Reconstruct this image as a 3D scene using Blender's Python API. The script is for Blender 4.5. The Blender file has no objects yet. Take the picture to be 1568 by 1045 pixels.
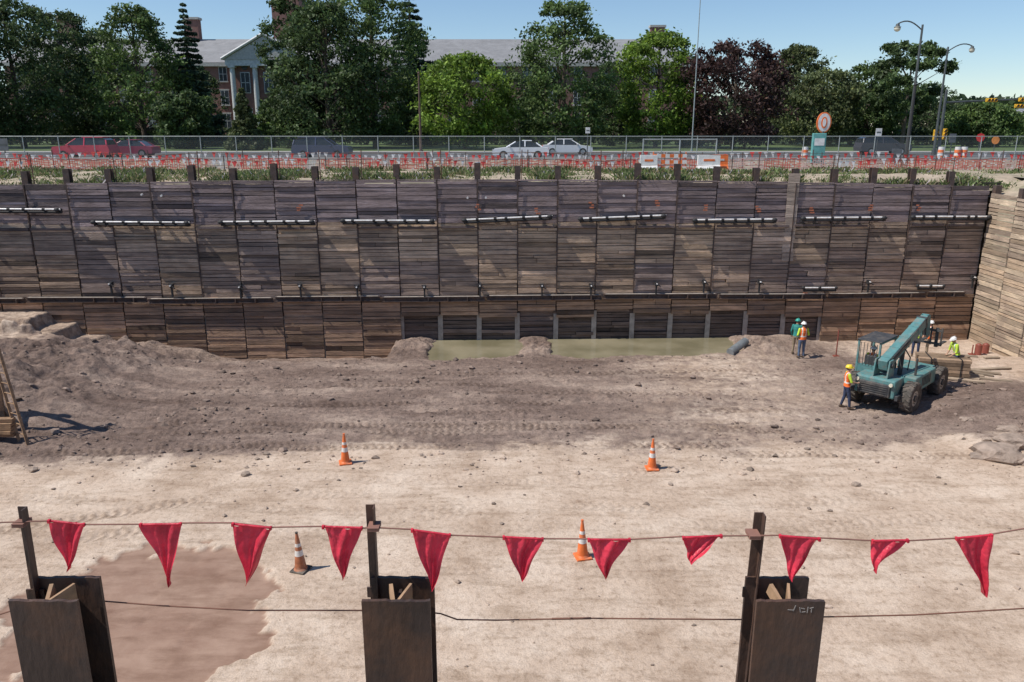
import bpy, bmesh, math, random
import numpy as np
from mathutils import Vector, Matrix, Euler
random.seed(7); rng=np.random.default_rng(11)
scene=bpy.context.scene
# ------------------------------------------------------------------ survey
H=10.5; F=1200.0; PIT=math.atan(327/F); SP,CP=math.sin(PIT),math.cos(PIT)
def P(u,v,z=0.0):
    """place measured on the photo -> point on the horizontal level z"""
    a=(u-784)/F; b=(522.5-v)/F; t=(H-z)/(SP-b*CP)
    return Vector((a*t,t*(CP+b*SP),z))
def PY(u,v,Y):
    a=(u-784)/F; b=(522.5-v)/F; t=Y/(CP+b*SP)
    return Vector((a*t,Y,H+t*(-SP+b*CP)))
# ------------------------------------------------------------------ noise
def vnoise(x,y,seed=0):
    x=np.asarray(x,float);y=np.asarray(y,float)
    xi=np.floor(x).astype(np.int64);yi=np.floor(y).astype(np.int64)
    xf=x-xi;yf=y-yi
    def h(a,b):
        n=(a*374761393+b*668265263+seed*1442695041)&0xffffffff
        n=((n^(n>>13))*1274126177)&0xffffffff
        n=n^(n>>16)
        return (n&0xffff)/65535.0
    sx=xf*xf*(3-2*xf);sy=yf*yf*(3-2*yf)
    return (h(xi,yi)*(1-sx)+h(xi+1,yi)*sx)*(1-sy)+(h(xi,yi+1)*(1-sx)+h(xi+1,yi+1)*sx)*sy
def fbm(x,y,o=4,seed=0,g=0.5):
    s=0;a=1;t=0
    for i in range(o):
        s=s+a*vnoise(x*2**i+13.7*i,y*2**i+5.1*i,seed+i);t+=a;a*=g
    return s/t-0.5
def ss(a,b,x):
    t=np.clip((x-a)/(b-a),0,1);return t*t*(3-2*t)
# ------------------------------------------------------------------ materials
def new_mat(name):
    m=bpy.data.materials.new(name);m.use_nodes=True;nt=m.node_tree
    b=nt.nodes['Principled BSDF'];return m,nt,b
def mat(name,col,rough=0.7,metal=0.0,nscale=3.0,namt=0.25,bump=0.0,bscale=None,usecol=False,transl=0.0,dust=None,spec=0.5,aniso=None):
    m,nt,b=new_mat(name);N=nt.nodes;L=nt.links
    tc=N.new('ShaderNodeTexCoord')
    mp=N.new('ShaderNodeMapping');L.new(tc.outputs['Object'],mp.inputs['Vector'])
    if aniso: mp.inputs['Scale'].default_value=aniso
    nz=N.new('ShaderNodeTexNoise');nz.inputs['Scale'].default_value=nscale;nz.inputs['Detail'].default_value=6;nz.inputs['Roughness'].default_value=.65
    L.new(mp.outputs[0],nz.inputs['Vector'])
    mr=N.new('ShaderNodeMapRange');mr.inputs['From Min'].default_value=.3;mr.inputs['From Max'].default_value=.7
    mr.inputs['To Min'].default_value=1-namt;mr.inputs['To Max'].default_value=1+namt
    L.new(nz.outputs['Fac'],mr.inputs['Value'])
    vm=N.new('ShaderNodeVectorMath');vm.operation='SCALE'
    if usecol:
        at=N.new('ShaderNodeAttribute');at.attribute_name='Col';L.new(at.outputs['Color'],vm.inputs[0])
    else: vm.inputs[0].default_value=col[:3]
    L.new(mr.outputs[0],vm.inputs['Scale'])
    out=vm.outputs[0]
    if dust:
        n2=N.new('ShaderNodeTexNoise');n2.inputs['Scale'].default_value=nscale*.6;n2.inputs['Detail'].default_value=8;n2.inputs['Roughness'].default_value=.7
        L.new(tc.outputs['Object'],n2.inputs['Vector'])
        r=N.new('ShaderNodeMapRange');r.inputs['From Min'].default_value=.48;r.inputs['From Max'].default_value=.68;r.inputs['To Max'].default_value=dust[3]
        L.new(n2.outputs['Fac'],r.inputs['Value'])
        mx=N.new('ShaderNodeMix');mx.data_type='RGBA';L.new(r.outputs[0],mx.inputs['Factor'])
        L.new(out,mx.inputs[6]);mx.inputs[7].default_value=(*dust[:3],1);out=mx.outputs[2]
    L.new(out,b.inputs['Base Color'])
    b.inputs['Roughness'].default_value=rough;b.inputs['Metallic'].default_value=metal
    b.inputs['Specular IOR Level'].default_value=spec
    if bump>0:
        n3=N.new('ShaderNodeTexNoise');n3.inputs['Scale'].default_value=bscale or nscale*4;n3.inputs['Detail'].default_value=6
        L.new(mp.outputs[0],n3.inputs['Vector'])
        bp=N.new('ShaderNodeBump');bp.inputs['Strength'].default_value=bump;bp.inputs['Distance'].default_value=.05
        L.new(n3.outputs['Fac'],bp.inputs['Height']);L.new(bp.outputs[0],b.inputs['Normal'])
    if transl>0:
        tr=N.new('ShaderNodeBsdfTranslucent');L.new(out,tr.inputs['Color'])
        ms=N.new('ShaderNodeMixShader');ms.inputs[0].default_value=transl
        L.new(b.outputs[0],ms.inputs[1]);L.new(tr.outputs[0],ms.inputs[2])
        L.new(ms.outputs[0],N['Material Output'].inputs['Surface'])
    return m
# ------------------------------------------------------------------ mesh builder
class MB:
    def __init__(s): s.v=[];s.f=[];s.m=[];s.c=[];s.sm=[]
    def add(s,vs,fs,m=0,c=(1,1,1),M=None,smooth=False):
        o=len(s.v)
        for p in vs:
            p=Vector(p)
            if M is not None:p=M@p
            s.v.append(p[:])
        for f in fs:
            s.f.append([i+o for i in f]);s.m.append(m);s.c.append(c);s.sm.append(smooth)
    def box(s,c,d,m=0,col=(1,1,1),M=None,R=None,bev=0,taper=None):
        x,y,z=[k/2 for k in d]
        vs=[(sx*x,sy*y,sz*z) for sz in(-1,1) for sy in(-1,1) for sx in(-1,1)]
        fs=[(0,2,3,1),(4,5,7,6),(0,1,5,4),(2,6,7,3),(0,4,6,2),(1,3,7,5)]
        if taper: vs=[(a*(taper[0] if q>0 else 1),b*(taper[1] if q>0 else 1),q) for a,b,q in vs]
        if bev>0:
            bm=bmesh.new();bv=[bm.verts.new(v) for v in vs]
            for f in fs:bm.faces.new([bv[i] for i in f])
            bmesh.ops.bevel(bm,geom=bm.edges[:],offset=bev,segments=2,affect='EDGES',profile=.5)
            bm.verts.index_update();vs=[v.co[:] for v in bm.verts];fs=[[v.index for v in f.verts] for f in bm.faces];bm.free()
        T=Matrix.Translation(Vector(c))
        if R is not None:T=T@R.to_4x4()
        if M is not None:T=M@T
        s.add(vs,fs,m,col,T)
    def cyl(s,p0,p1,r0,r1=None,n=12,m=0,col=(1,1,1),M=None,caps=True):
        r1=r0 if r1 is None else r1
        p0=Vector(p0);p1=Vector(p1);d=(p1-p0)
        if d.length<1e-6:return
        q=d.to_track_quat('Z','Y').to_matrix()
        vs=[];
        for p,r in((p0,r0),(p1,r1)):
            for i in range(n):
                a=2*math.pi*i/n;vs.append(p+q@Vector((math.cos(a)*r,math.sin(a)*r,0)))
        fs=[(i,(i+1)%n,n+(i+1)%n,n+i) for i in range(n)]
        s.add(vs,fs,m,col,M,True)
        if caps: s.add(vs,[tuple(range(n))[::-1],tuple(range(n,2*n))],m,col,M)
    def tube(s,pts,r,n=8,m=0,col=(1,1,1),M=None):
        for a,b in zip(pts[:-1],pts[1:]):
            s.cyl(a,b,r,r,n,m,col,M)
    def sph(s,c,r,m=0,col=(1,1,1),M=None,nu=12,nv=8,cut=None):
        r=(r,r,r) if isinstance(r,(int,float)) else r
        vs=[];fs=[]
        for j in range(nv+1):
            ph=math.pi*j/nv
            if cut is not None: ph=cut*j/nv
            for i in range(nu):
                a=2*math.pi*i/nu
                vs.append((c[0]+r[0]*math.sin(ph)*math.cos(a),c[1]+r[1]*math.sin(ph)*math.sin(a),c[2]+r[2]*math.cos(ph)))
        for j in range(nv):
            for i in range(nu):
                fs.append((j*nu+i,(j+1)*nu+i,(j+1)*nu+(i+1)%nu,j*nu+(i+1)%nu))
        s.add(vs,fs,m,col,M,True)
    def prism(s,prof,y0,y1,m=0,col=(1,1,1),M=None,top=None):
        """profile in x,z extruded along y"""
        n=len(prof);vs=[(x,y0,z) for x,z in prof]+[(x,y1,z) for x,z in prof]
        fs=[(i,(i+1)%n,n+(i+1)%n,n+i) for i in range(n)]+[tuple(range(n))[::-1],tuple(range(n,2*n))]
        s.add(vs,fs,m,col,M)
    def obj(s,name,mats,loc=None,rotz=0,parent=None):
        me=bpy.data.meshes.new(name);me.from_pydata(s.v,[],s.f);me.update()
        for m in mats:me.materials.append(m)
        me.polygons.foreach_set('material_index',s.m);me.polygons.foreach_set('use_smooth',s.sm)
        at=me.attributes.new('Col','FLOAT_COLOR','FACE')
        at.data.foreach_set('color',np.array([(*c,1) for c in s.c],dtype=np.float32).ravel())
        o=bpy.data.objects.new(name,me);scene.collection.objects.link(o)
        if loc is not None:o.location=loc
        o.rotation_euler=(0,0,rotz)
        if parent:o.parent=parent
        return o
def np_mesh(name,V,Fq,mats,col=None,smooth=False,attr='Col',dom='FACE'):
    me=bpy.data.meshes.new(name);V=np.asarray(V,np.float32);Fq=np.asarray(Fq,np.int32);k=Fq.shape[1]
    me.vertices.add(len(V));me.vertices.foreach_set('co',V.ravel())
    me.loops.add(Fq.size);me.loops.foreach_set('vertex_index',Fq.ravel())
    me.polygons.add(len(Fq));me.polygons.foreach_set('loop_start',np.arange(0,Fq.size,k,dtype=np.int32))
    try: me.polygons.foreach_set('loop_total',np.full(len(Fq),k,dtype=np.int32))
    except Exception: pass
    me.polygons.foreach_set('use_smooth',np.full(len(Fq),smooth))
    me.update(calc_edges=True)
    if col is not None:
        a=me.attributes.new(attr,'FLOAT_COLOR',dom);c=np.ones((len(col),4),np.float32);c[:,:3]=col
        a.data.foreach_set('color',c.ravel())
    for m in mats:me.materials.append(m)
    o=bpy.data.objects.new(name,me);scene.collection.objects.link(o);return o
# ------------------------------------------------------------------ world, sun, camera
w=bpy.data.worlds.new("World");scene.world=w;w.use_nodes=True
sk=w.node_tree.nodes.new('ShaderNodeTexSky');sk.sky_type='NISHITA';sk.sun_disc=False
EL=math.radians(55);AZ=math.radians(257)
sk.sun_elevation=EL;sk.sun_rotation=AZ;sk.air_density=1.0;sk.dust_density=.0;sk.ozone_density=5.0
bg=w.node_tree.nodes['Background'];w.node_tree.links.new(sk.outputs[0],bg.inputs[0]);bg.inputs[1].default_value=.12
sd=Vector((math.sin(AZ)*math.cos(EL),math.cos(AZ)*math.cos(EL),math.sin(EL)))
sl=bpy.data.lights.new('sun','SUN');sl.energy=5.0;sl.angle=math.radians(.5);sl.color=(1,.935,.85)
so=bpy.data.objects.new('sun',sl);scene.collection.objects.link(so);so.location=(-60,0,80)
so.rotation_euler=(-sd).to_track_quat('-Z','Y').to_euler()
cam=bpy.data.cameras.new('camera');co=bpy.data.objects.new('camera',cam);scene.collection.objects.link(co)
co.location=(0,0,H);co.rotation_euler=(math.pi/2-PIT,0,0);cam.sensor_width=36;cam.lens=36*F/1568;cam.clip_end=6000;cam.clip_start=.05
scene.camera=co
scene.view_settings.view_transform='Standard';scene.view_settings.look='None';scene.view_settings.exposure=0
# ------------------------------------------------------------------ pit floor
def wallY(x): return 39.3+0.035*np.asarray(x,float)
def mud_lit_mask(X,Y):
    yb=24.2+.9*np.sin(X*.13+1.2)+2.6*fbm(X*.25,Y*.25,4,5)+1.8*fbm(X*1.3,Y*1.3,4,9)+np.where(X>5,.10*(X-5),0)
    m=ss(-.9,.9,Y-yb)
    m=m*(1-.8*ss(15.5,18.5,X+1.5*fbm(X*.5,Y*.5,3,2))*ss(31,33,Y))
    m=m*(1-.45*np.exp(-((X-9)/4.0)**2)*ss(22,25,Y)*(.4+1.2*vnoise(X*.5,Y*1.2,19)))
    m=m*(1-.5*ss(-20.5,-21.5,X)*ss(33.5,34,Y))  # earth benches shifted towards tan: their sunlit tops painted into the soil colour
    return m
TR=[(27.0,.02,.000,-14,3,1.1),(29.2,.02,.001,-14,4,1.0),(26.0,-.05,.002,-9,0,1.1),(33.2,.03,0,-8,12,.6),(28.3,-.02,.004,-3,12,.8),(30.6,-.05,.004,-2,14,.6),(26.5,.05,.002,-4,10,1),(31.6,.04,.0,-14,2,.7),(27.7,.14,.0,-16,-4,1),
      (24.9,.05,.0,-10,9,.9),(22.3,.01,.004,-20,2,.35),(20.3,.01,.004,-20,3,.35),(19.2,.03,.0,-20,20,.3),(17.0,.03,.01,-3,16,.22),(21.0,-.12,.02,0,14,.4),(19.0,-.10,.02,2,14,.4),(26.8,-.06,.0,6,22,.8),(24.8,-.05,.0,6,22,.7),(25.4,.08,.0,-18,-6,1),(22.0,.20,.01,-8,12,.35),(20.1,.20,.01,-8,12,.35),(24.0,.35,.0,-16,-8,.8),(22.4,.35,.0,-16,-8,.8)]
def floor_fn(X,Y):
    X=np.asarray(X,float);Y=np.asarray(Y,float)
    m=mud_lit_mask(X,Y)
    z=.08*fbm(X*.12,Y*.12,3,1)+.05*fbm(X*.9,Y*.9,4,3)+.02*fbm(X*5,Y*5,2,12)
    rid=1-np.abs(fbm(X*.9+Y*.1,Y*2.1,4,21)*2.6)
    clump=np.maximum(0,fbm(X*2.6,Y*3.2,4,131,.65)-.04)
    z=z+m*(.09*(rid-.6)+.13*fbm(X*1.3,Y*1.9,5,31,.65)+.42*clump*ss(-.02,.25,fbm(X*.4,Y*.6,3,66))-.02)
    wob=fbm(X*.2,Y*.2,3,44)*5
    z=z+m*.018*np.sin((Y+wob*.8+.05*X)*5.5)*(.3+1.2*vnoise(X*.35,Y*.35,8))
    tmask=np.zeros_like(z)
    for (y0,s_,cu,x0,x1,dep) in TR:
        d=Y-(y0+s_*X+cu*(X-2)**2+.7*fbm(X*.22,X*0+y0,2,55))
        gate=ss(x0,x0+2,X)*(1-ss(x1-2,x1,X))
        band=(1-ss(.22,.28,np.abs(d)))*gate*(ss(.25,.6,vnoise(X*.35,y0+Y*.1,77)))*(.4+.8*vnoise(X*1.3,Y,78)).clip(0,1)
        berm=np.exp(-((np.abs(d)-.34)/.07)**2)*gate
        tread=np.sign(np.sin(2*np.pi*(X+.6*np.abs(d))/.27)+.2)
        z=z*(1-.6*band)-dep*band*(.04+.022*tread)+dep*.04*berm*(.3+vnoise(X*2,Y*2,5))
        tmask=np.maximum(tmask,band*(dep*.75 if dep<.5 else .75)*(.5-.5*tread)+.15*band*min(dep,1))
    bk=ss(-13.5,-20.5,X+2.0*fbm(X*.3,Y*.3,3,6))*ss(24.0,29.5,Y+1.5*fbm(X*.4,Y*.4,3,7))
    z=z+bk*(1.25+1.7*fbm(X*.5,Y*.5,5,15,.6))
    for bx_,by_,bz_ in ((-20.6,33.6,1.35),(-21.9,35.0,2.0),(-23.2,36.4,2.6)):
        w_=ss(bx_+.25,bx_-.05,X+.5*fbm(X,Y,3,41))*ss(by_-.05,by_+.2,Y+.5*fbm(X,Y,3,42))
        z=z*(1-w_)+w_*(bz_+.12*fbm(X*2,Y*2,3,43))
    z=z+.6*np.exp(-((X-18.8)/2.6)**2-((Y-28.0)/1.7)**2)*(1+fbm(X,Y,3,3))+.35*np.exp(-((X-16.6)/1.6)**2-((Y-24.9)/.9)**2)
    edge=35.6+1.6*fbm(X*.6,X*0+3.3,4,71,.6)+.035*X
    tr=ss(0,.7,Y-edge)*(1-ss(12.3,13.6,X))
    for cx,wd in ((-4.9,1.25),(1.15,1.05),(12.3,1.2)):
        tr=tr*(1-.98*np.exp(-((X-cx+.6*fbm(X*2,Y*2,3,17))/wd)**6))
    z=z-1.0*tr
    for cx,wd,hh in ((-4.9,1.2,.06),(1.15,1.0,.05),(12.2,1.2,.28)):
        z=z+np.exp(-((X-cx)/wd)**4)*np.exp(-((Y-37.6)/1.6)**4)*(hh+.5*fbm(X*2,Y*2,4,4,.65))
    z=z-.35*ss(14,16,X)*ss(35.5,37,Y)
    rr=np.sqrt(((X+8.3)/3.0)**2+((Y-14.8)/3.7)**2)+1.0*fbm(X*.7,Y*.7,5,91,.6)+.15*fbm(X*3,Y*3,3,92)
    wet=1-ss(.95,.98,rr)
    z=z*(1-.8*wet)-.05*wet
    z=z+wet*.014*np.sin((Y*.6-X*.5)*9+4*fbm(X*.5,Y*.5,3,2))*(vnoise(X*.8,Y*.8,3)>.5)
    return z,m,wet,tmask
def FZ(x,y): return float(floor_fn(np.array([x]),np.array([y]))[0][0])
def PF(u,v):
    z=0.0
    for _ in range(4):
        p=P(u,v,z);z=FZ(p.x,p.y)
    return Vector((p.x,p.y,z))
st=.058
xs=np.arange(-33,24.35,st);ys=np.arange(3.9,40.4,st)
X,Y=np.meshgrid(xs,ys);Z,mm,wt,tm=floor_fn(X,Y)
nx,ny=len(xs),len(ys)
idx=np.arange(nx*ny).reshape(ny,nx)
Fq=np.stack([idx[:-1,:-1],idx[:-1,1:],idx[1:,1:],idx[1:,:-1]],-1).reshape(-1,4)
fm,nt,b=new_mat('pit_soil');N=nt.nodes;L=nt.links
at=N.new('ShaderNodeAttribute');at.attribute_name='Mask';sx=N.new('ShaderNodeSeparateColor');L.new(at.outputs['Color'],sx.inputs[0])
tc=N.new('ShaderNodeTexCoord')
def nz(scale,det=8,rough=.65,vec=None):
    n=N.new('ShaderNodeTexNoise');n.inputs['Scale'].default_value=scale;n.inputs['Detail'].default_value=det;n.inputs['Roughness'].default_value=rough
    L.new(vec or tc.outputs['Object'],n.inputs['Vector']);return n.outputs['Fac']
def ramp(fac,stops):
    r=N.new('ShaderNodeValToRGB');e=r.color_ramp.elements
    while len(e)<len(stops):e.new(.5)
    for k,(p,c) in zip(e,stops):k.position=p;k.color=(*c,1)
    L.new(fac,r.inputs[0]);return r.outputs[0]
def mix(f,a,bb,typ='MIX'):
    x=N.new('ShaderNodeMix');x.data_type='RGBA';x.blend_type=typ
    if isinstance(f,float):x.inputs[0].default_value=f
    else:L.new(f,x.inputs[0])
    for k,q in((6,a),(7,bb)):
        if isinstance(q,tuple):x.inputs[k].default_value=(*q,1)
        else:L.new(q,x.inputs[k])
    return x.outputs[2]
mpx=N.new('ShaderNodeMapping');mpx.inputs['Scale'].default_value=(.3,1.2,1);mpx.inputs['Rotation'].default_value=(0,0,.06);L.new(tc.outputs['Object'],mpx.inputs[0])
tan=ramp(nz(.45),[(.32,(.42,.315,.235)),(.5,(.56,.445,.35)),(.66,(.65,.54,.44))])
tan=mix(.8,tan,ramp(nz(6),[(.34,(.68,.64,.60)),(.50,(1,1,1)),(.75,(1.06,1.05,1.04))]),'MULTIPLY')
tan=mix(.7,tan,ramp(nz(1.6,9,.72,mpx.outputs[0]),[(.38,(.68,.64,.60)),(.50,(1,1,1))]),'MULTIPLY')
tan=mix(.6,tan,ramp(nz(28,5,.7),[(.36,(.6,.56,.52)),(.45,(1,1,1))]),'MULTIPLY')
mud=ramp(nz(.42,8,.7,mpx.outputs[0]),[(.32,(.125,.086,.070)),(.5,(.235,.175,.145)),(.66,(.39,.305,.25))])
mud=mix(.85,mud,ramp(nz(3.5,8,.7),[(.3,(.55,.52,.5)),(.5,(1,1,1)),(.72,(1.35,1.31,1.28))]),'MULTIPLY')
mud=mix(.7,mud,ramp(nz(16,6,.7),[(.36,(.55,.52,.5)),(.5,(1,1,1))]),'MULTIPLY')
edgem=N.new('ShaderNodeMath');edgem.operation='ADD';L.new(sx.outputs[0],edgem.inputs[0])
e2=N.new('ShaderNodeMapRange');e2.inputs['From Min'].default_value=.35;e2.inputs['From Max'].default_value=.65;e2.inputs['To Min'].default_value=-.45;e2.inputs['To Max'].default_value=.45;L.new(nz(2.4,8,.7),e2.inputs[0])
pk=N.new('ShaderNodeMath');pk.operation='PINGPONG';pk.inputs[1].default_value=.5;L.new(sx.outputs[0],pk.inputs[0])
ml=N.new('ShaderNodeMath');ml.operation='MULTIPLY';L.new(pk.outputs[0],ml.inputs[0]);L.new(e2.outputs[0],ml.inputs[1])
ml2=N.new('ShaderNodeMath');ml2.operation='MULTIPLY';ml2.inputs[1].default_value=2.5;L.new(ml.outputs[0],ml2.inputs[0])
L.new(ml2.outputs[0],edgem.inputs[1]);edgem.use_clamp=True
colr=mix(edgem.outputs[0],tan,mud)
wetc=mix(.8,ramp(nz(.9),[(.35,(.25,.155,.11)),(.65,(.34,.23,.17))]),ramp(nz(2.2,9,.7,mpx.outputs[0]),[(.4,(.8,.76,.72)),(.55,(1.08,1.08,1.08))]),'MULTIPLY')
colr=mix(sx.outputs[1],colr,wetc)
trk=N.new('ShaderNodeMath');trk.operation='MULTIPLY';trk.inputs[1].default_value=.85;L.new(sx.outputs[2],trk.inputs[0])
colr=mix(trk.outputs[0],colr,mix(1.0,colr,(.50,.46,.43),'MULTIPLY'))
L.new(colr,b.inputs['Base Color'])
rg=N.new('ShaderNodeMapRange');L.new(sx.outputs[1],rg.inputs[0]);rg.inputs['To Min'].default_value=.95;rg.inputs['To Max'].default_value=.45;L.new(rg.outputs[0],b.inputs['Roughness'])
b.inputs['Specular IOR Level'].default_value=.25
bp=N.new('ShaderNodeBump');bp.inputs['Distance'].default_value=.08;L.new(nz(11,7,.72),bp.inputs['Height'])
bs=N.new('ShaderNodeMapRange');bs.inputs['To Min'].default_value=.6;bs.inputs['To Max'].default_value=.12;L.new(sx.outputs[1],bs.inputs[0]);L.new(bs.outputs[0],bp.inputs['Strength'])
bp2=N.new('ShaderNodeBump');bp2.inputs['Distance'].default_value=.16;L.new(nz(4.5,7,.7),bp2.inputs['Height'])
bs2=N.new('ShaderNodeMath');bs2.operation='MULTIPLY';bs2.inputs[1].default_value=.6;L.new(sx.outputs[0],bs2.inputs[0]);L.new(bs2.outputs[0],bp2.inputs['Strength'])
L.new(bp.outputs[0],bp2.inputs['Normal']);L.new(bp2.outputs[0],b.inputs['Normal'])
np_mesh('pit_floor_terrain',np.stack([X,Y,Z],-1).reshape(-1,3),Fq,[fm],np.stack([mm,wt,tm],-1).reshape(-1,3),True,'Mask','POINT')
# water in trench
wm,nt2,b2=new_mat('silty_water');b2.inputs['Roughness'].default_value=.06
b2.inputs['Specular IOR Level'].default_value=.9
N2=nt2.nodes;L2=nt2.links
n1=N2.new('ShaderNodeTexNoise');n1.inputs['Scale'].default_value=.5;n1.inputs['Detail'].default_value=6
cr=N2.new('ShaderNodeValToRGB');cr.color_ramp.elements[0].position=.35;cr.color_ramp.elements[0].color=(.185,.165,.10,1);cr.color_ramp.elements[1].position=.65;cr.color_ramp.elements[1].color=(.30,.265,.175,1)
t2=N2.new('ShaderNodeTexCoord');L2.new(t2.outputs['Object'],n1.inputs['Vector']);L2.new(n1.outputs['Fac'],cr.inputs[0]);L2.new(cr.outputs[0],b2.inputs['Base Color'])
n=N2.new('ShaderNodeTexNoise');n.inputs['Scale'].default_value=5;n.inputs['Detail'].default_value=3;L2.new(t2.outputs['Object'],n.inputs['Vector']);bb=N2.new('ShaderNodeBump');bb.inputs['Strength'].default_value=.12;bb.inputs['Distance'].default_value=.03
L2.new(n.outputs[0],bb.inputs['Height']);L2.new(bb.outputs[0],b2.inputs['Normal'])
q=MB();q.add([(-5.2,34.5,-.14),(12.6,34.5,-.14),(12.6,40.2,-.14),(-5.2,40.2,-.14)],[(0,1,2,3)]);q.obj('water',[wm])
# dirt clods
bm=bmesh.new();bmesh.ops.create_icosphere(bm,subdivisions=1,radius=1);bv=np.array([v.co[:] for v in bm.verts]);bf=np.array([[v.index for v in f.verts] for f in bm.faces]);bm.free()
n=9500;cx=rng.uniform(-22,21,n);cy=rng.uniform(13.5,36,n)
_,mk,wk,_=floor_fn(cx,cy);keep=(rng.random(n)<(.10+.85*mk*(fbm(cx*.5,cy*.7,3,77)>-.04)+.8*np.exp(-((cy-24)/1.2)**2)))&(wk<.1)
cx,cy=cx[keep],cy[keep];cz,mk,_,_=floor_fn(cx,cy);k=len(cx)
sz=np.clip(.023*np.exp(rng.normal(0,.7,k)),.012,.15)
V=(bv[None]*(1+.45*rng.uniform(-1,1,(k,12,1)))*sz[:,None,None]*np.array([1.2,1,.75])+np.stack([cx,cy,cz+sz*.2],-1)[:,None])
Ff=(bf[None]+12*np.arange(k)[:,None,None]).reshape(-1,3)
cc=np.where(mk[:,None]>.4,np.array([[.22,.165,.135]]),np.array([[.38,.30,.24]]))*rng.uniform(.45,1.3,(k,1))
clod=mat('clod',(.2,.2,.2),.95,nscale=20,namt=.2,usecol=True)
np_mesh('dirt_clods',V.reshape(-1,3),Ff,[clod],np.repeat(cc,20,0))
# ------------------------------------------------------------------ upper ground
G=8.0
gm=mat('dry_ground',(.30,.25,.19),.95,nscale=.6,namt=.3,bump=.4,dust=(.10,.13,.05,.8))
q=MB()
B=3000
q.add([(-B,46,G-.02),(B,46,G-.02),(B,B,G-.02),(-B,B,G-.02)],[(0,1,2,3)])
q.add([(-B,-200,G-.02),(-33,-200,G-.02),(-33,46,G-.02),(-B,46,G-.02)],[(0,1,2,3)])
q.add([(26.5,-200,G-.02),(B,-200,G-.02),(B,46,G-.02),(26.5,46,G-.02)],[(0,1,2,3)])
q.add([(-33,-200,6.6),(26.5,-200,6.6),(26.5,3.5,6.6),(-33,3.5,6.6)],[(0,1,2,3)])
q.obj('ground',[gm])
def wtop(x): return 8.0-.38*((np.asarray(x,float)+4)/27)**2
vx=np.arange(-34,30,.25);vt=np.linspace(0,1,30)
VX,VT=np.meshgrid(vx,vt);W0=wallY(VX)+.12;VY=W0+VT*(47.0-W0)
VZ=wtop(VX)*(1-ss(0,.4,VT))+ (G+.03)*ss(0,.4,VT)+.22*fbm(VX*.5,VY*.8,4,3)*(1-ss(.85,1,VT))+.12*fbm(VX*2,VY*2,3,8)*(1-ss(.9,1,VT))
VZ=VZ-.12*(1-ss(0,.15,VT))
i=np.arange(VX.size).reshape(VX.shape);Fv=np.stack([i[:-1,:-1],i[:-1,1:],i[1:,1:],i[1:,:-1]],-1).reshape(-1,4)
vm=mat('verge_soil',(.38,.31,.23),.95,nscale=1.2,namt=.3,bump=.4,dust=(.12,.135,.06,.8))
np_mesh('verge_terrain',np.stack([VX,VY,VZ],-1).reshape(-1,3),Fv,[vm],None,True)
q=MB();q.add([(24.2,3.6,7.1),(26.6,3.6,G),(26.6,41,G),(24.2,41,7.1)],[(0,1,2,3)]);q.obj('dirt_slope_terrain',[vm])
def blades(name,x,y,z,h,wd,cols,m,lean=.5):
    k=len(x);a=rng.uniform(0,2*np.pi,k);dx=np.cos(a)*wd;dy=np.sin(a)*wd
    lx=rng.normal(0,lean,k)*h;ly=rng.normal(0,lean,k)*h
    V=np.stack([np.stack([x-dx,y-dy,z],-1),np.stack([x+dx,y+dy,z],-1),np.stack([x+lx+dx*.5,y+ly+dy*.5,z+h],-1),np.stack([x+lx-dx*.8,y+ly-dy*.8,z+h*.8],-1)],1)
    F4=np.arange(k*4).reshape(k,4);return np_mesh(name,V.reshape(-1,3),F4,[m],cols)
leafm=mat('leaf',(.1,.1,.1),.6,nscale=2,namt=.15,usecol=True,transl=.3,spec=.3)
k=110000;gx=rng.uniform(-34,29,k);gt=rng.random(k);gw=wallY(gx)+.15;gy=gw+gt*(48.2-gw)
den=fbm(gx*.5,gy*.6,4,61)+.35*fbm(gx*2.0,gy*1.5,2,62)
keep=(den>rng.normal(-.005,.08,k));hd_=den[keep];gx,gy,gt=gx[keep],gy[keep],gt[keep];k=len(gx)
gz=np.interp(gt,[0,.4,1],[0,1,1])*(G-wtop(gx))+wtop(gx)-.05+.1*fbm(gx*.5,gy*.8,4,3)
gc=np.array([.115,.155,.055])*rng.uniform(.5,1.8,(k,1))
yl=rng.random(k);gc[yl>.76]=np.array([.34,.29,.17])*rng.uniform(.7,1.2,((yl>.76).sum(),1));gc[yl<.03]=(.6,.55,.58)
blades('weeds_grass',gx,gy,gz,rng.uniform(.05,.22,k)*(1+.9*(hd_>.12)),rng.uniform(.012,.04,k),gc,leafm)
asph=mat('asphalt',(.075,.075,.078),.9,nscale=1.5,namt=.2)
conc=mat('concrete',(.42,.40,.37),.85,nscale=2,namt=.15)
lawnm=mat('lawn',(.07,.11,.03),.9,nscale=.7,namt=.4)
q=MB();q.box((0,73,G-.006),(900,16,.02));q.obj('road',[asph])
q=MB()
for yy in (64.85,81.15): q.box((0,yy,G+.05),(900,.3,.2),0)
q.obj('road_kerb',[conc])
q=MB()
for xx in range(-200,200,9): q.box((xx,73,G+.008),(3,.14,.004))
q.obj('road_lane_marking',[mat('paint_white',(.75,.75,.72),.6)])
q=MB();q.box((0,83.0,G+.09),(900,3.2,.03));q.obj('sidewalk_pavement',[conc])
q=MB();q.add([(-600,85,G+.01),(600,85,G+.01),(600,300,G+.01),(-600,300,G+.01)],[(0,1,2,3)]);q.obj('lawn',[lawnm])
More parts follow.
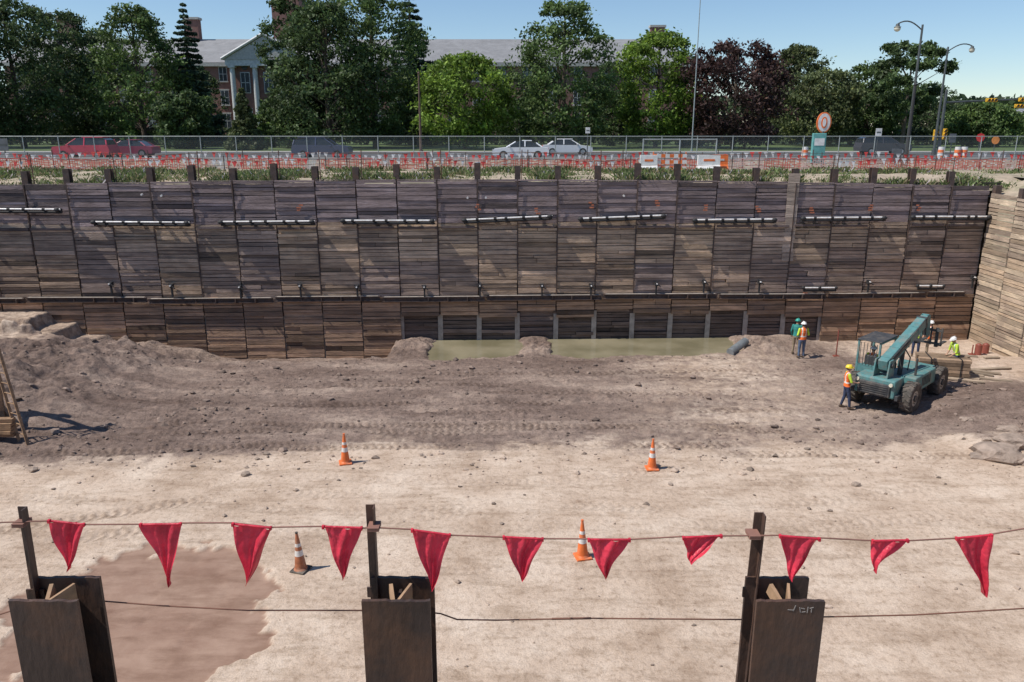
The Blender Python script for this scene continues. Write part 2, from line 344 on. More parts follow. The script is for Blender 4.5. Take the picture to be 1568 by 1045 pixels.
# ------------------------------------------------------------------ retaining wall
wood=mat('lagging_timber',(.3,.2,.1),.9,nscale=1.0,namt=.45,bump=.6,bscale=6,usecol=True,aniso=(.8,.8,6),dust=(.19,.14,.12,.6))
steeld=mat('dark_steel',(.085,.062,.055),.75,metal=.1,nscale=4,namt=.4,dust=(.16,.09,.055,.7))
steell=mat('mud_caked_steel',(.36,.32,.28),.9,nscale=3,namt=.3)
gal=mat('galvanised_steel',(.78,.77,.75),.5,metal=.1,nscale=6,namt=.25,dust=(.4,.35,.32,.5))
blk=mat('black_rubber',(.025,.025,.027),.7,nscale=5,namt=.3)
orp=mat('marker_paint',(.50,.17,.09),.8,nscale=8,namt=.4)
q=MB();bay=1.985;ang=math.atan(.035);RW=Matrix.Rotation(ang,3,'Z')
nb=int((24.1+33)/bay);x0w=24.1-nb*bay
for ib in range(nb):
    xc=x0w+(ib+.5)*bay;yw=float(wallY(xc));zt=float(wtop(xc))+.05
    tier=[random.uniform(.86,1.15) for _ in range(5)]
    gy_=[random.random()**1.8*.8 for _ in range(5)]
    z=-1.6
    exposed = -6.2<xc<16
    zlow=1.25+random.uniform(-.2,.2)
    zs1=2.12+random.choice([-.12,0,0,.12])
    zm=4.1+random.uniform(-.6,.6)
    while z<zt:
        h=random.choice([.14,.17,.20,.22,.25]);
        if z+h>zt:h=max(.05,zt-z)
        zc=z+h/2
        if zc<zlow and exposed:
            col=Vector((.15,.11,.09))*random.uniform(.6,1.3)*(.75+.5*(zc+.3)/1.5);off=.15+random.uniform(-.04,.04)
        elif zc<zs1:
            col=Vector((.40,.26,.17))*tier[0]*random.uniform(.5,1.3);off=-.05
        elif zc<zm:
            t=gy_[1];col=Vector((.43,.31,.215)).lerp(Vector((.24,.195,.195)),t*.9)*tier[1]*random.uniform(.7,1.2);off=0
        elif zc<5.9:
            t=gy_[2];col=Vector((.50,.37,.255)).lerp(Vector((.25,.205,.20)),t*.8)*tier[2]*random.uniform(.7,1.2);off=0
        else:
            col=Vector((.27,.21,.205))*(.6+.4*tier[3])*random.uniform(.75,1.2);off=.03
        if random.random()<.07:col=col*.4
        if random.random()<.05:col=col*1.35
        R=RW@Matrix.Rotation(random.uniform(-.009,.009),3,'Y')
        ofz=random.gauss(0,.022)
        if random.random()<.12 and zc<5.9:
            # two shorter boards butted inside the bay
            sp=random.uniform(.35,.65)*bay
            for s0,s1 in ((-bay/2+.03,-bay/2+sp-.01),(-bay/2+sp+.01,bay/2-.03)):
                q.box((xc+(s0+s1)/2,yw+off+random.gauss(0,.025),zc),(s1-s0,.09,h-random.uniform(.01,.035)),0,tuple(col*random.uniform(.7,1.2)),R=R)
        else: q.box((xc+random.uniform(-.012,.012),yw+off+ofz,zc),(bay-.06,.09,h-random.uniform(.008,.04)),0,tuple(col),R=R)
        z+=h
for xp,z0,z1,wd in ((14.05,3.9,7.9,.62),(-26.5,2.0,5.5,.5)):  # pale board strips; the right-hand one paints a sunlit patch into the timber
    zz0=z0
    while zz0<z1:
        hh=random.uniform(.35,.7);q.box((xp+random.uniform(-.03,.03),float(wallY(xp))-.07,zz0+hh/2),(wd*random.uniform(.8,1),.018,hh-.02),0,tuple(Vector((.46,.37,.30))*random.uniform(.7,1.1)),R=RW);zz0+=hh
for ib in range(nb+1):
    xc=x0w+ib*bay;yw=float(wallY(xc));zt=float(wtop(xc))
    if xc>24: continue
    top=zt+random.uniform(.62,.85)
    for dy,wd,th in ((.09,.29,.03),(.40,.29,.03)):
        q.box((xc,yw+dy,(top-1.6)/2),(wd,th,top+1.6),1,R=RW)
    q.box((xc,yw+.245,(top-1.6)/2),(.03,.28,top+1.6),1,R=RW)
    q.box((xc,yw+.050,-.15+random.uniform(-.1,.1)),(.25,.03,2.9),2,R=RW@Matrix.Rotation(random.uniform(-.015,.015),3,'Y'))
    if random.random()<.8:
        z0=random.choice([2.2,3.0,4.2]);z1=random.choice([5.8,zt,zt])
        q.box((xc+random.uniform(-.02,.02),yw-.082,(z0+z1)/2),(.055,.03,z1-z0),1,R=RW)
q.box((-4,39.75,3),(58,.05,9.6),3,R=RW)
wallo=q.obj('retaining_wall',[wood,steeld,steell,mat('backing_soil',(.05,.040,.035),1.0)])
q=MB()
for ib in range(nb):
    xc=x0w+(ib+.5)*bay;yw=float(wallY(xc))
    if random.random()<.75:q.box((xc,yw-.11,5.72+random.uniform(-.03,.03)),(bay*random.uniform(.8,.99),.09,.11),0,(.13,.10,.095),R=RW)
q.obj('timber_ledger',[wood],parent=wallo)
# continuous lower wale: two channels back to back, in lengths
q=MB()
xa=-30.0
while xa<23:
    ln=random.uniform(5.2,6.4);xb=min(23.6,xa+ln);xm_=(xa+xb)/2;yy=float(wallY(xm_));dz=random.uniform(-.05,.05);R=RW@Matrix.Rotation(random.uniform(-.006,.006),3,'Y')
    for z_,hh in ((2.24,.035),(2.02,.035)):
        q.box((xm_,yy-.19,z_+dz),(xb-xa-.12,.16,hh),0,R=R)
    q.box((xm_,yy-.16,2.13+dz),(xb-xa-.12,.025,.20),0,R=R)
    q.box((xm_,yy-.19,2.262+dz),(xb-xa-.3,.13,.012),1,R=R)
    xx=xa+.4
    while xx<xb-.2:
        q.box((xx,yy-.21,2.13+dz),(.05,.14,.20),0);xx+=bay/2
    xa=xb
q.obj('lower_steel_waler',[steeld,steell],parent=wallo)
def waler(u0,u1,v0,v1,name='steel_waler'):
    Yw=float(wallY((u0+u1)/2/31-25))-.42
    a=PY(u0,v0,Yw);b_=PY(u1,v1,Yw);q=MB();d=(b_-a)
    q.cyl(a,b_,.042,n=12,m=0)
    q.cyl(a+Vector((0,.10,-.15)),b_+Vector((0,.10,-.15)),.045,n=10,m=1)
    q.box((a+b_)/2+Vector((0,.2,-.12)),(d.length*.97,.10,.18),1,R=Matrix.Rotation(-math.atan2(d.z,d.x),3,'Y'))
    for t in (0,.13,.32,.5,.68,.83,.97):
        t=min(1,max(0,t+random.uniform(-.03,.03))) if 0<t<.97 else t
        p=a+d*t
        q.cyl(p-Vector((.07,0,0)),p+Vector((.07,0,0)),.08 if t in(0,.97) else .052,n=10,m=1)
        q.box(p+Vector((0,.22,-.1)),(.07,.34,.22),1)
    for t in (0,.97):
        p=a+d*t;q.sph(p+Vector((0,-.03,-.02)),(.14,.1,.1),1)
    q.obj(name,[gal,blk],parent=wallo)
for u0,u1,v0,v1 in [(-70,92,320,321),(143,290,340,341),(338,482,340,339),(525,666,338,338),(711,846,337,331),(889,1020,335,330),(1064,1190,337,336),(1230,1358,334,333),(1398,1518,332,332)]:
    waler(u0,u1,v0,v1)
q=MB()
for u,v in [(170,435),(263,438),(368,440),(460,438),(547,440),(650,440),(735,438),(830,438),(905,438),(1005,435),(1078,432),(1163,432),(1330,432),(1490,425)]:
    Yw=float(wallY((u-784)/31.))-.2;p=PY(u,v,Yw)
    q.box(p,(.16,.22,.2),0,bev=.02);q.box(p+Vector((0,-.03,-.3)),(.08,.08,.5),0);q.cyl(p+Vector((0,-.1,.02)),p+Vector((0,-.24,.04)),.035,m=1)
    q.cyl(p+Vector((-.12,-.1,.12)),p+Vector((.2,-.14,-.12)),.03,m=0)
for u0,u1,v in [(1230,1280,441),(1405,1445,438)]:
    Yw=float(wallY((u0-784)/31.))-.3;q.cyl(PY(u0,v,Yw),PY(u1,v,Yw),.04,m=1);q.cyl(PY(u0,v+4,Yw+.1),PY(u1,v+4,Yw+.1),.06,m=0)
    for uu in(u0,u1,(u0+u1)/2):q.sph(PY(uu,v,Yw),.09,0)
for u,v in [(218,298),(248,300),(716,303),(744,303),(955,300)]:
    p=PY(u,v,float(wallY((u-784)/31.))-.1);q.cyl(p,p+Vector((0,-.12,0)),.05,m=1)
q.obj('tieback_anchor_heads',[blk,gal],parent=wallo)
q=MB()
for u,v in [(460,318),(732,317),(822,323),(905,314),(1005,311),(1078,318),(1160,320),(1243,322),(1332,318),(1405,318),(1232,452)]:
    Yw=float(wallY((u-784)/31.));p=PY(u,v,Yw)
    for j in range(3): q.box((p.x+random.uniform(-.08,.08),Yw-.095,p.z+(j-1)*.12),(random.uniform(.12,.26),.006,.07),0,R=RW)
q.obj('paint_marks',[orp],parent=wallo)
q=MB()
rp=[]
for ib in range(0,nb,1):
    xc=x0w+ib*bay+.2;yw=float(wallY(xc))+.5;zt=float(wtop(xc))
    if ib%2==0 or random.random()<.2:
        q.cyl((xc,yw,zt-.3),(xc+random.uniform(-.06,.06),yw,zt+1.45),.025,n=6)
        rp.append(Vector((xc,yw,zt+1.35)))
for dz in (0,-.55):
    for a,b_ in zip(rp[:-1],rp[1:]):
        mid=(a+b_)/2+Vector((0,0,-.08));o_=Vector((0,0,dz));q.tube([a+o_,mid+o_,b_+o_],.010,5)
q.obj('cable_guardrail',[mat('rusty_rod',(.13,.07,.05),.8)])
def lagwall(name,p0,p1,z0,z1,cols,nrm,piles=True):
    q=MB();p0=Vector(p0);p1=Vector(p1);d=p1-p0;Ln=d.length;d.normalize();k=max(1,int(Ln/2));bl=Ln/k
    R=Matrix.Rotation(math.atan2(d.y,d.x),3,'Z')
    for i in range(k):
        c=p0+d*(i+.5)*bl;z=z0
        while z<z1:
            h=random.choice([.16,.2,.24,.27]);col=Vector(random.choice(cols))*random.uniform(.6,1.2)
            q.box((c.x+nrm[0]*random.uniform(0,.06),c.y+nrm[1]*random.uniform(0,.06),z+h/2),(bl-.05,.09,h-random.uniform(.015,.05)),0,tuple(col),R=R@Matrix.Rotation(random.uniform(-.008,.008),3,'Y'));z+=h
        if piles:
            e=p0+d*i*bl;q.box((e.x-nrm[0]*.2,e.y-nrm[1]*.2,(z0+z1)/2+.3),(.3,.3,z1-z0+.5),1,R=R)
    return q.obj(name,[wood,steeld])
lagwall('side_retaining_wall',(24.15,39.95),(24.15,4),-1,7.15,[(.48,.36,.25),(.54,.43,.31),(.40,.31,.23)],(-1,0))
lagwall('side_retaining_wall',(-33,38),(-33,4),-1,7.9,[(.26,.2,.15)],(1,0))
lagwall('near_retaining_wall',(-33,3.98),(24,3.98),-1,6.4,[(.26,.2,.15),(.2,.16,.13)],(0,1),False)
# ------------------------------------------------------------------ foreground piles, posts, pennants
rust=mat('weathered_pile_steel',(.068,.045,.038),.6,metal=.25,nscale=2.2,namt=.4,bump=.15,bscale=30,dust=(.16,.078,.045,.7),aniso=(1,1,.35))
woodl=mat('wedge_wood',(.38,.24,.14),.8,nscale=8,namt=.3)
chalk=mat('chalk',(.30,.27,.25),.9)
for (xc,kx) in ((-2.465,0),(-.611,1),(1.466,2)):
    q=MB();zt=8.1;wv=.36
    def plate(c,d,tops):
        n_=14;x0_,x1_=c[0]-d[0]/2,c[0]+d[0]/2;vs=[];
        for j in range(n_+1):
            xx=x0_+(x1_-x0_)*j/n_;tz=tops+random.uniform(-.005,.003)
            for yy in(c[1]-d[1]/2,c[1]+d[1]/2): vs+=[(xx,yy,-1),(xx,yy,tz)]
        fs=[]
        for j in range(n_):
            a=j*4;b_=a+4
            fs+=[(a,b_,b_+1,a+1),(a+3,b_+3,b_+2,a+2),(a+1,b_+1,b_+3,a+3)]
        fs+=[(0,1,3,2),(n_*4,n_*4+2,n_*4+3,n_*4+1)]
        q.add(vs,fs,0)
    plate((xc,3.62,0),(wv,.022,0),zt);plate((xc+.005,3.85,0),(wv*.97,.022,0),zt-.005)
    q.box((xc-.005,3.735,3.5),(.016,.205,9.06),0)
    q.box((xc-.035,3.72,8.035),(.02,.16,.07),1,R=Matrix.Rotation(.25,3,'Z')@Matrix.Rotation(.35,3,'X'))
    q.box((xc+.03,3.73,8.03),(.014,.17,.10),1,R=Matrix.Rotation(-.3,3,'Z'))
    if kx==2:
        for s in [(-.02,0,.03,.004),(.0,.01,.004,.035),(.03,.0,.004,.03),(.045,.008,.02,.004),(.05,-.012,.02,.004),(.07,0,.004,.035),(.09,.012,.02,.004),(.09,0,.004,.03)]:
            q.box((xc+.02+s[0],3.6075,zt-.05+s[1]),(s[2],.002,s[3]),2,R=Matrix.Rotation(random.uniform(-.3,.3),3,'Y'))
    q.obj('steel_h_pile',[rust,woodl,chalk])
for (u,v,Yp,ubot) in ((30,776,3.84,0),(567,773,3.86,0),(1158,785,3.86,0)):
    a=PY(u,v,Yp);q=MB();l=Matrix.Rotation({30:.02,567:.0,1158:.02}[u],3,'Y')
    q.box((a.x,Yp,a.z-.75),(.05,.007,1.5),0,R=l);q.box((a.x+.022,Yp-.022,a.z-.75),(.007,.05,1.5),0,R=l)
    q.box((a.x+.01,Yp-.01,8.0),(.10,.012,.06),0)
    q.obj('guardrail_post',[rust])
YR=3.80
pts=[(-60,805),(0,801),(75,797),(130,803),(215,803),(278,802),(356,802),(416,808),(494,806),(555,808),(572,809),(630,811),(690,819),(770,822),(832,825),(900,826),(965,826),(1045,823),(1105,820),(1155,821),(1193,820),(1255,825),(1335,828),(1390,827),(1463,824),(1518,819),(1568,810),(1640,795)]
pen=[(75,797,130,803,107,875),(215,803,278,802,262,898),(356,802,416,808,380,895),(494,806,555,808,524,887),(630,811,690,819,662,905),(770,822,832,825,798,890),(900,826,965,826,925,888),(1045,823,1105,820,1058,862),(1193,820,1255,825,1213,890),(1335,828,1390,827,1336,877),(1463,824,1518,819,1508,913)]
q=MB();W=[PY(u,v,YR)+Vector((0,random.uniform(-.01,.01),0)) for u,v in pts];q.tube(W,.0042,6,0)
for i_,(ua,va,ub,vb,ut,vt_) in enumerate(pen):
    A=PY(ua,va+1,YR-.006);Bp=PY(ub,vb+1,YR-.006);T=PY(ut,vt_,YR-.02)
    n_=14;vs=[];fs=[];ph=random.uniform(0,6);am=random.uniform(.018,.036);fr_=random.uniform(4,9)
    for j in range(n_+1):
        t=j/n_
        for i in range(n_+1):
            s=i/n_;p=A.lerp(Bp,s).lerp(T,t*.985)
            wv=am*math.sin(s*fr_+ph+t*2.5)*(.3+t*1.2)*(1-t*.5)+.012*math.sin(s*15+t*5+ph)
            p=p+Vector((.010*math.sin(t*7+ph)*t,wv,.006*math.sin(s*9+ph)*(1-t)*t*4));vs.append(p)
    for j in range(n_):
        for i in range(n_):
            a=j*(n_+1)+i;fs.append((a,a+1,a+n_+2,a+n_+1))
    q.add(vs,fs,1,smooth=True)
    for s in (.02,.98):
        p=A.lerp(Bp,s);q.box(p+Vector((0,-.006,.002)),(.012,.02,.018),1)
    q.cyl(A+Vector((0,0,.001)),Bp+Vector((0,0,.001)),.007,n=8,m=1)
for px in (PY(30,803,YR),PY(572,809,YR),PY(1155,821,YR)):
    for dz in(-.008,0,.008):q.box(px+Vector((.0,.02,dz)),(.062,.085,.005),0)
penm=mat('pennant_vinyl',(.74,.05,.09),.4,nscale=9,namt=.35,bump=.3,bscale=22,transl=.35)
q.obj('pennant_string',[mat('cord',(.24,.12,.09),.8),penm])
q=MB();pp=[(-60,945),(0,941),(50,925),(110,918),(160,921),(250,928),(380,935),(550,935),(640,936),(675,940),(700,949),(760,950),(900,947),(1000,948),(1140,949),(1180,944),(1262,945),(1400,942),(1568,932),(1650,925)]
q.tube([PY(u,v,3.9) for u,v in pp],.0042,6,0)
q.cyl(PY(845,948,3.895),PY(905,947,3.895),.0065,n=6,m=0)
q.obj('guard_cable',[mat('old_cable',(.18,.08,.05),.7)])
# ------------------------------------------------------------------ cones
cor=mat('cone_orange',(.75,.17,.04),.5,nscale=6,namt=.2,dust=(.35,.28,.22,.5))
cwh=mat('cone_reflective',(.72,.72,.70),.4,nscale=6,namt=.1,dust=(.4,.34,.28,.5))
cdk=mat('cone_base',(.05,.045,.04),.8,dust=(.3,.25,.2,.6))
cgr=mat('cone_dirty',(.42,.15,.07),.7,nscale=5,namt=.4,dust=(.28,.22,.17,.9))
def cone(u,v,h=1.05,dirty=False,lean=0):
    p=PF(u,v);q=MB();q.box((0,0,.03),(.40,.40,.05),0 if not dirty else 2,bev=.015)
    hs=[0.05,.10,.42,.56,.66,.74,.97,1.0];rr=lambda t:.155*(1-t)+.03*t
    for a,b_ in zip(hs[:-1],hs[1:]):
        wm_=1 if (abs(a-.42)<.01 or abs(a-.66)<.01) else 0
        e=.003 if wm_ else 0
        r0=rr(a)+e;r1=rr(b_)+e
        if a<.06:r0+=.03
        q.cyl((0,0,a*h),(0,0,b_*h),r0,r1,20,(1 if wm_ else 3) if dirty else wm_)
    q.cyl((0,0,1.0*h),(0,0,1.03*h),.036,.036,14,0 if not dirty else 2)
    o=q.obj('traffic_cone',[cor,cwh,cdk,cgr],loc=p-Vector((0,0,.01)),rotz=random.uniform(-.4,.4));o.rotation_euler[1]=lean
cone(529,709,1.0);cone(998,718,1.0);cone(892,853,1.02,lean=-.03);cone(461,873,1.0,True,lean=-.05)
# ------------------------------------------------------------------ people
skinm=mat('skin',(.42,.25,.17),.6,nscale=8,namt=.1)
def cloth(n,c,r=.85): return mat(n,c,r,nscale=5,namt=.25,bump=.3,bscale=14)
C={'lime':cloth('hi_vis_lime',(.50,.70,.06)),'orange':cloth('hi_vis_orange',(.85,.17,.03)),'teal':cloth('green_shirt',(.03,.22,.20)),'navy':cloth('work_trousers_navy',(.035,.05,.10)),
 'jean':cloth('jeans',(.10,.14,.22)),'tan':cloth('tan_trousers',(.28,.22,.15)),'boot':cloth('boots',(.09,.06,.04)),'silver':cloth('reflective_tape',(.7,.72,.66),.4),
 'white':mat('hardhat_white',(.78,.78,.76),.35),'yellow':mat('hardhat_yellow',(.80,.62,.05),.35),'green':mat('hardhat_green',(.04,.35,.28),.35),'hair':mat('hair',(.05,.03,.02),.8),'dark':mat('eye_dark',(.02,.015,.012),.4)}
def person(loc,rot,shirt,vest,pants,hat,J=None,lean=0,sit=False,name='construction_worker',crop=None):
    j=dict(hipL=(-.095,0,.92),hipR=(.095,0,.92),kneeL=(-.11,.03,.50),kneeR=(.11,.03,.50),ankL=(-.12,0,.10),ankR=(.12,0,.10),
      shL=(-.185,0,1.42),shR=(.185,0,1.42),elL=(-.255,.0,1.14),elR=(.255,.0,1.14),wrL=(-.25,.12,.90),wrR=(.25,.12,.90))
    if J:j.update(J)
    j={k:Vector(v) for k,v in j.items()}
    q=MB()
    def limb(a,b_,r0,r1):
        a=Vector(a);b_=Vector(b_);q.cyl(a,b_,r0,r1,14);q.sph(a,r0*.99);q.sph(b_,r1*.99)
    for S in 'LR':
        limb(j['hip'+S],j['knee'+S],.092,.064);limb(j['knee'+S],j['ank'+S],.064,.046)
        limb(j['ank'+S]+Vector((0,-.03,-.03)),j['ank'+S]+Vector((0,.13,-.055)),.052,.043)
        limb(j['sh'+S],j['el'+S],.062,.047);limb(j['el'+S],j['wr'+S],.047,.030)
    lev=[(.84,.15,.105),(.92,.172,.12),(1.02,.158,.115),(1.14,.152,.112),(1.27,.172,.122),(1.38,.185,.115),(1.45,.14,.085),(1.50,.062,.06),(1.57,.055,.058)]
    vs=[];n_=18
    for z,rx,ry in lev:
        for i in range(n_):
            a=2*math.pi*i/n_;vs.append((rx*math.cos(a),ry*math.sin(a)-.01,z))
    fs=[(k*n_+i,k*n_+(i+1)%n_,(k+1)*n_+(i+1)%n_,(k+1)*n_+i) for k in range(len(lev)-1) for i in range(n_)]+[tuple(range(n_))[::-1],tuple(range((len(lev)-1)*n_,len(lev)*n_))]
    q.add(vs,fs)
    q.sph((0,.01,1.655),(.077,.095,.115));q.sph((0,.045,1.60),(.052,.055,.055))
    q.sph((0,.108,1.645),(.013,.02,.022))
    for s in(-1,1):q.sph((s*.078,.0,1.645),(.012,.022,.032))
    me=bpy.data.meshes.new('tmp');me.from_pydata(q.v,[],q.f);tmp=bpy.data.objects.new('tmp',me);scene.collection.objects.link(tmp)
    r=tmp.modifiers.new('r','REMESH');r.mode='VOXEL';r.voxel_size=.013
    s=tmp.modifiers.new('s','SMOOTH');s.factor=.5;s.iterations=2
    dg=bpy.context.evaluated_depsgraph_get();ev=tmp.evaluated_get(dg);body=bpy.data.meshes.new_from_object(ev)
    bpy.data.objects.remove(tmp)
    names=['skin',shirt,vest or shirt,pants,'boot','silver',hat,'hair','dark']
    def sd_(p,a,b_):
        ab=b_-a;t=max(0,min(1,(p-a).dot(ab)/ab.length_squared));return (p-a-ab*t).length,t
    mi_=[]
    for f in body.polygons:
        p=f.center;x,y,z=p
        da=9;arm=None
        for S in 'LR':
            for A,Bq,k in(('sh','el',0),('el','wr',1)):
                d,t=sd_(p,j[A+S],j[Bq+S])
                if d<da:da=d;arm=(k,t)
        da_=min(sd_(p,j['ank'+S]+Vector((0,0,-.02)),j['ank'+S]+Vector((0,.1,-.05)))[0] for S in 'LR')
        if z>1.515:i=0
        elif da<.068 and abs(x)>.165 or (da<.055 and arm[0]==1 and z<1.4 and (abs(x)>.17 or y>.13)):
            i=1 if (arm[0]==0 or arm[1]<.15) else (0 if shirt!='teal' else 1)
        elif z>.93: i=2
        else: i=3
        if z<.93 and da>.06: i=3
        if da_<.075:i=4
        if i==2 and vest:
            if 1.06<z<1.11 or (.07<abs(x)<.115 and z>1.1): i=5
        mi_.append(i)
    mb=MB();mb.v=[tuple(v.co) for v in body.vertices];mb.f=[list(f.vertices) for f in body.polygons]
    mb.m=mi_;mb.c=[(1,1,1)]*len(mb.f);mb.sm=[True]*len(mb.f)
    mb.sph((0,0,1.68),(.112,.135,.105),6,cut=math.pi*.55,nu=18);mb.cyl((0,.012,1.672),(0,.012,1.680),.135,.122,20,6)
    mb.box((0,.12,1.676),(.15,.09,.008),6,bev=.003);mb.box((0,-.0,1.783),(.03,.2,.012),6,bev=.004)
    mb.sph((0,-.022,1.645),(.082,.088,.07),7)
    for s_ in(-1,1):mb.sph((s_*.03,.094,1.662),(.011,.009,.007),8)
    mb.box((0,.098,1.598),(.04,.008,.008),7)
    for S,sg in(('L',-1),('R',1)):
        wr=j['wr'+S];d=(wr-j['el'+S]).normalized();qd=d.to_track_quat('Z','Y').to_matrix().to_4x4()
        Mh=Matrix.Translation(wr)@qd
        mb.sph((0,0,.045),(.042,.018,.055),0,M=Mh)
        for fi,(fx,ln) in enumerate(((-.03,.06),(-.01,.075),(.011,.07),(.031,.055))):
            a=(fx,0,.085);b_=(fx*1.1,.012,.085+ln*.55);c=(fx*1.1,.035,.085+ln)
            mb.cyl(a,b_,.0095,.009,6,0,M=Mh);mb.cyl(b_,c,.009,.007,6,0,M=Mh)
        mb.cyl((-sg*.035,0,.03),(-sg*.062,.015,.065),.012,.010,6,0,M=Mh);mb.cyl((-sg*.062,.015,.065),(-sg*.055,.03,.095),.010,.008,6,0,M=Mh)
    if lean:
        M=Matrix.Translation((0,0,.95))@Matrix.Rotation(-lean,4,'X')@Matrix.Translation((0,0,-.95))
        out=[]
        for v in mb.v:
            v=Vector(v)
            arm_side=abs(v.x)>.19 and v.z>.75
            wg=float(ss(.9,1.05,v.z)) if not arm_side else 1.0
            out.append(tuple(v.lerp(M@v,wg)))
        mb.v=out
    bpy.data.meshes.remove(body)
    return mb.obj(name,[skinm if k=='skin' else C[k] for k in names],loc=loc,rotz=rot)
p=PF(1293,626);person(p,math.radians(-100),'lime','orange','navy','yellow',J=dict(elR=(.24,.08,1.16),wrR=(.16,.26,1.12),ankL=(-.13,-.12,.10),kneeL=(-.11,-.02,.5),kneeR=(.12,.10,.5),ankR=(.13,.14,.1)))
p=PF(1226,549);person(p,math.radians(8),'lime','orange','jean','white',J=dict(elL=(-.27,-.03,1.16),wrL=(-.17,.16,1.08),elR=(.27,-.03,1.16),wrR=(.17,.16,1.08)))
p=PF(1217,543);person(p,math.radians(-35),'teal',None,'tan','green')
p=P(1400,548,-.1);p.z=FZ(p.x,p.y);person(p,math.radians(150),'orange','lime','navy','yellow',J=dict(wrR=(.12,.3,1.15),elR=(.25,.12,1.15)))
p=P(1418,550,-.1);p.z=FZ(p.x,p.y);person(p,math.radians(60),'tan','orange','tan','white')
p=PF(1460,574);p=Vector((p.x,p.y,FZ(p.x,p.y)));person(p,math.radians(95),'lime','lime','navy','white',J=dict(wrR=(.16,.32,1.05),elR=(.24,.14,1.14),wrL=(-.16,.32,1.05),elL=(-.24,.14,1.14)),lean=.35)
# ------------------------------------------------------------------ telehandler
teal=mat('faded_teal_paint',(.095,.23,.23),.5,nscale=4,namt=.2,dust=(.26,.22,.18,.85))
dkm=mat('machine_dark',(.05,.052,.055),.6,nscale=4,namt=.3,dust=(.2,.17,.14,.6))
tyr=mat('muddy_tyre',(.075,.068,.06),.95,nscale=6,namt=.4,dust=(.22,.18,.15,.8))
rim=mat('muddy_rim',(.50,.45,.38),.8,nscale=6,namt=.3)
ch=mat('cylinder_chrome',(.7,.7,.7),.2,metal=.9)
lampm=mat('lamp_lens',(.65,.62,.5),.2)
pb=PF(1349,622);fw=Vector((.72,.69,0)).normalized();hd=math.atan2(fw.y,fw.x)
rear=Vector((pb.x,pb.y,0));Oc=rear+fw*1.45
Oc.z=float(np.mean([FZ(Oc.x+fw.x*a-fw.y*b_,Oc.y+fw.y*a+fw.x*b_) for a in(-1.4,1.4) for b_ in(-.95,.95)]))-.05
q=MB()
q.box((0,0,.82),(4.3,.8,.36),0,bev=.04)
q.box((-1.95,-.0,1.02),(.9,1.5,.72),0,bev=.07);q.box((-2.42,0,.95),(.12,1.2,.5),1,bev=.03)
for k in range(5):q.box((-2.49,0,.78+k*.08),(.03,1.05,.03),1)
for s in(-1,1):q.cyl((-2.44,s*.62,1.22),(-2.50,s*.62,1.22),.07,m=4);q.box((-2.2,s*.82,.72),(.35,.12,.2),1,bev=.02)
q.box((-.2,-.78,1.02),(2.1,.62,.62),0,bev=.06)
for k in range(6):q.box((-.6+k*.16,-1.095,1.05),(.07,.02,.36),1)
q.box((.0,.8,.92),(2.0,.55,.34),0,bev=.04);q.box((.0,1.0,.55),(.6,.2,.06),1);q.box((0,1.0,.75),(.5,.2,.05),1)
for s in(-1,1):
    q.prism([(-2.35,1.2),(-1.65,1.2),(-1.85,2.05),(-2.2,2.05)],-.12+s*.26-.025,-.12+s*.26+.025,0)
cx0,cx1,cy0,cy1=-1.45,.05,.30,1.12
for x_ in(cx0,cx1):
    for y_ in(cy0,cy1):q.box((x_,y_,1.75),(.08,.08,1.45),0,bev=.015)
q.box(((cx0+cx1)/2,(cy0+cy1)/2,2.50),(1.66,.94,.05),1,bev=.02)
for y_ in(cy0,cy1):q.box(((cx0+cx1)/2,y_,2.45),(1.5,.07,.07),0)
for y_ in(cy0,cy1):q.box(((cx0+cx1)/2,y_,1.35),(1.45,.06,.06),0)
q.box((cx0,(cy0+cy1)/2,1.5),(.06,.8,.06),0);q.box((cx0,(cy0+cy1)/2,1.28),(.05,.78,.4),0)
for k in range(6):q.box((cx0-.03,cy0+.1+k*.125,1.95),(.02,.02,.9),1)
q.box((-.95,.71,1.32),(.45,.48,.12),1,bev=.03);q.box((-1.18,.71,1.60),(.1,.46,.5),1,bev=.03)
q.cyl((-.25,.71,1.1),(-.42,.71,1.55),.03,m=1);q.cyl((-.44,.71,1.55),(-.40,.71,1.57),.19,m=1,n=18)
bp0=Vector((-2.05,-.12,1.85));elv=math.radians(17);bd=Vector((math.cos(elv),0,math.sin(elv)));RB=Matrix.Rotation(-elv,3,'Y')
q.box(bp0+bd*1.75,(3.7,.36,.42),0,R=RB,bev=.03);q.box(bp0+bd*3.55,(1.0,.28,.33),0,R=RB,bev=.02);q.box(bp0+bd*3.62,(.1,.40,.46),1,R=RB)
q.box(bp0+bd*1.2+Vector((0,-.19,0)),(1.6,.02,.12),1,R=RB)
for t in(.2,1.0,1.9,2.8):q.box(bp0+bd*t,(.05,.38,.44),0,R=RB)
q.cyl(bp0-Vector((0,.35,0)),bp0+Vector((0,.35,0)),.09,m=1)
tip=bp0+bd*4.05
q.tube([bp0+bd*.3+Vector((0,-.22,.2)),bp0+bd*2+Vector((0,-.25,.24)),bp0+bd*3.4+Vector((0,-.2,.25)),tip+Vector((0,-.12,.1))],.025,6,1)
q.tube([bp0+bd*1.5+Vector((0,-.22,-.1)),bp0+bd*1.9+Vector((0,-.3,-.6)),(-.3,-.4,1.3)],.025,6,1)
q.cyl((-.3,-.12,1.05),bp0+bd*1.9+Vector((0,0,-.18)),.09,m=1);q.cyl(Vector((-.3,-.12,1.05)).lerp(bp0+bd*1.9,.6),bp0+bd*2.1+Vector((0,0,-.15)),.05,m=3)
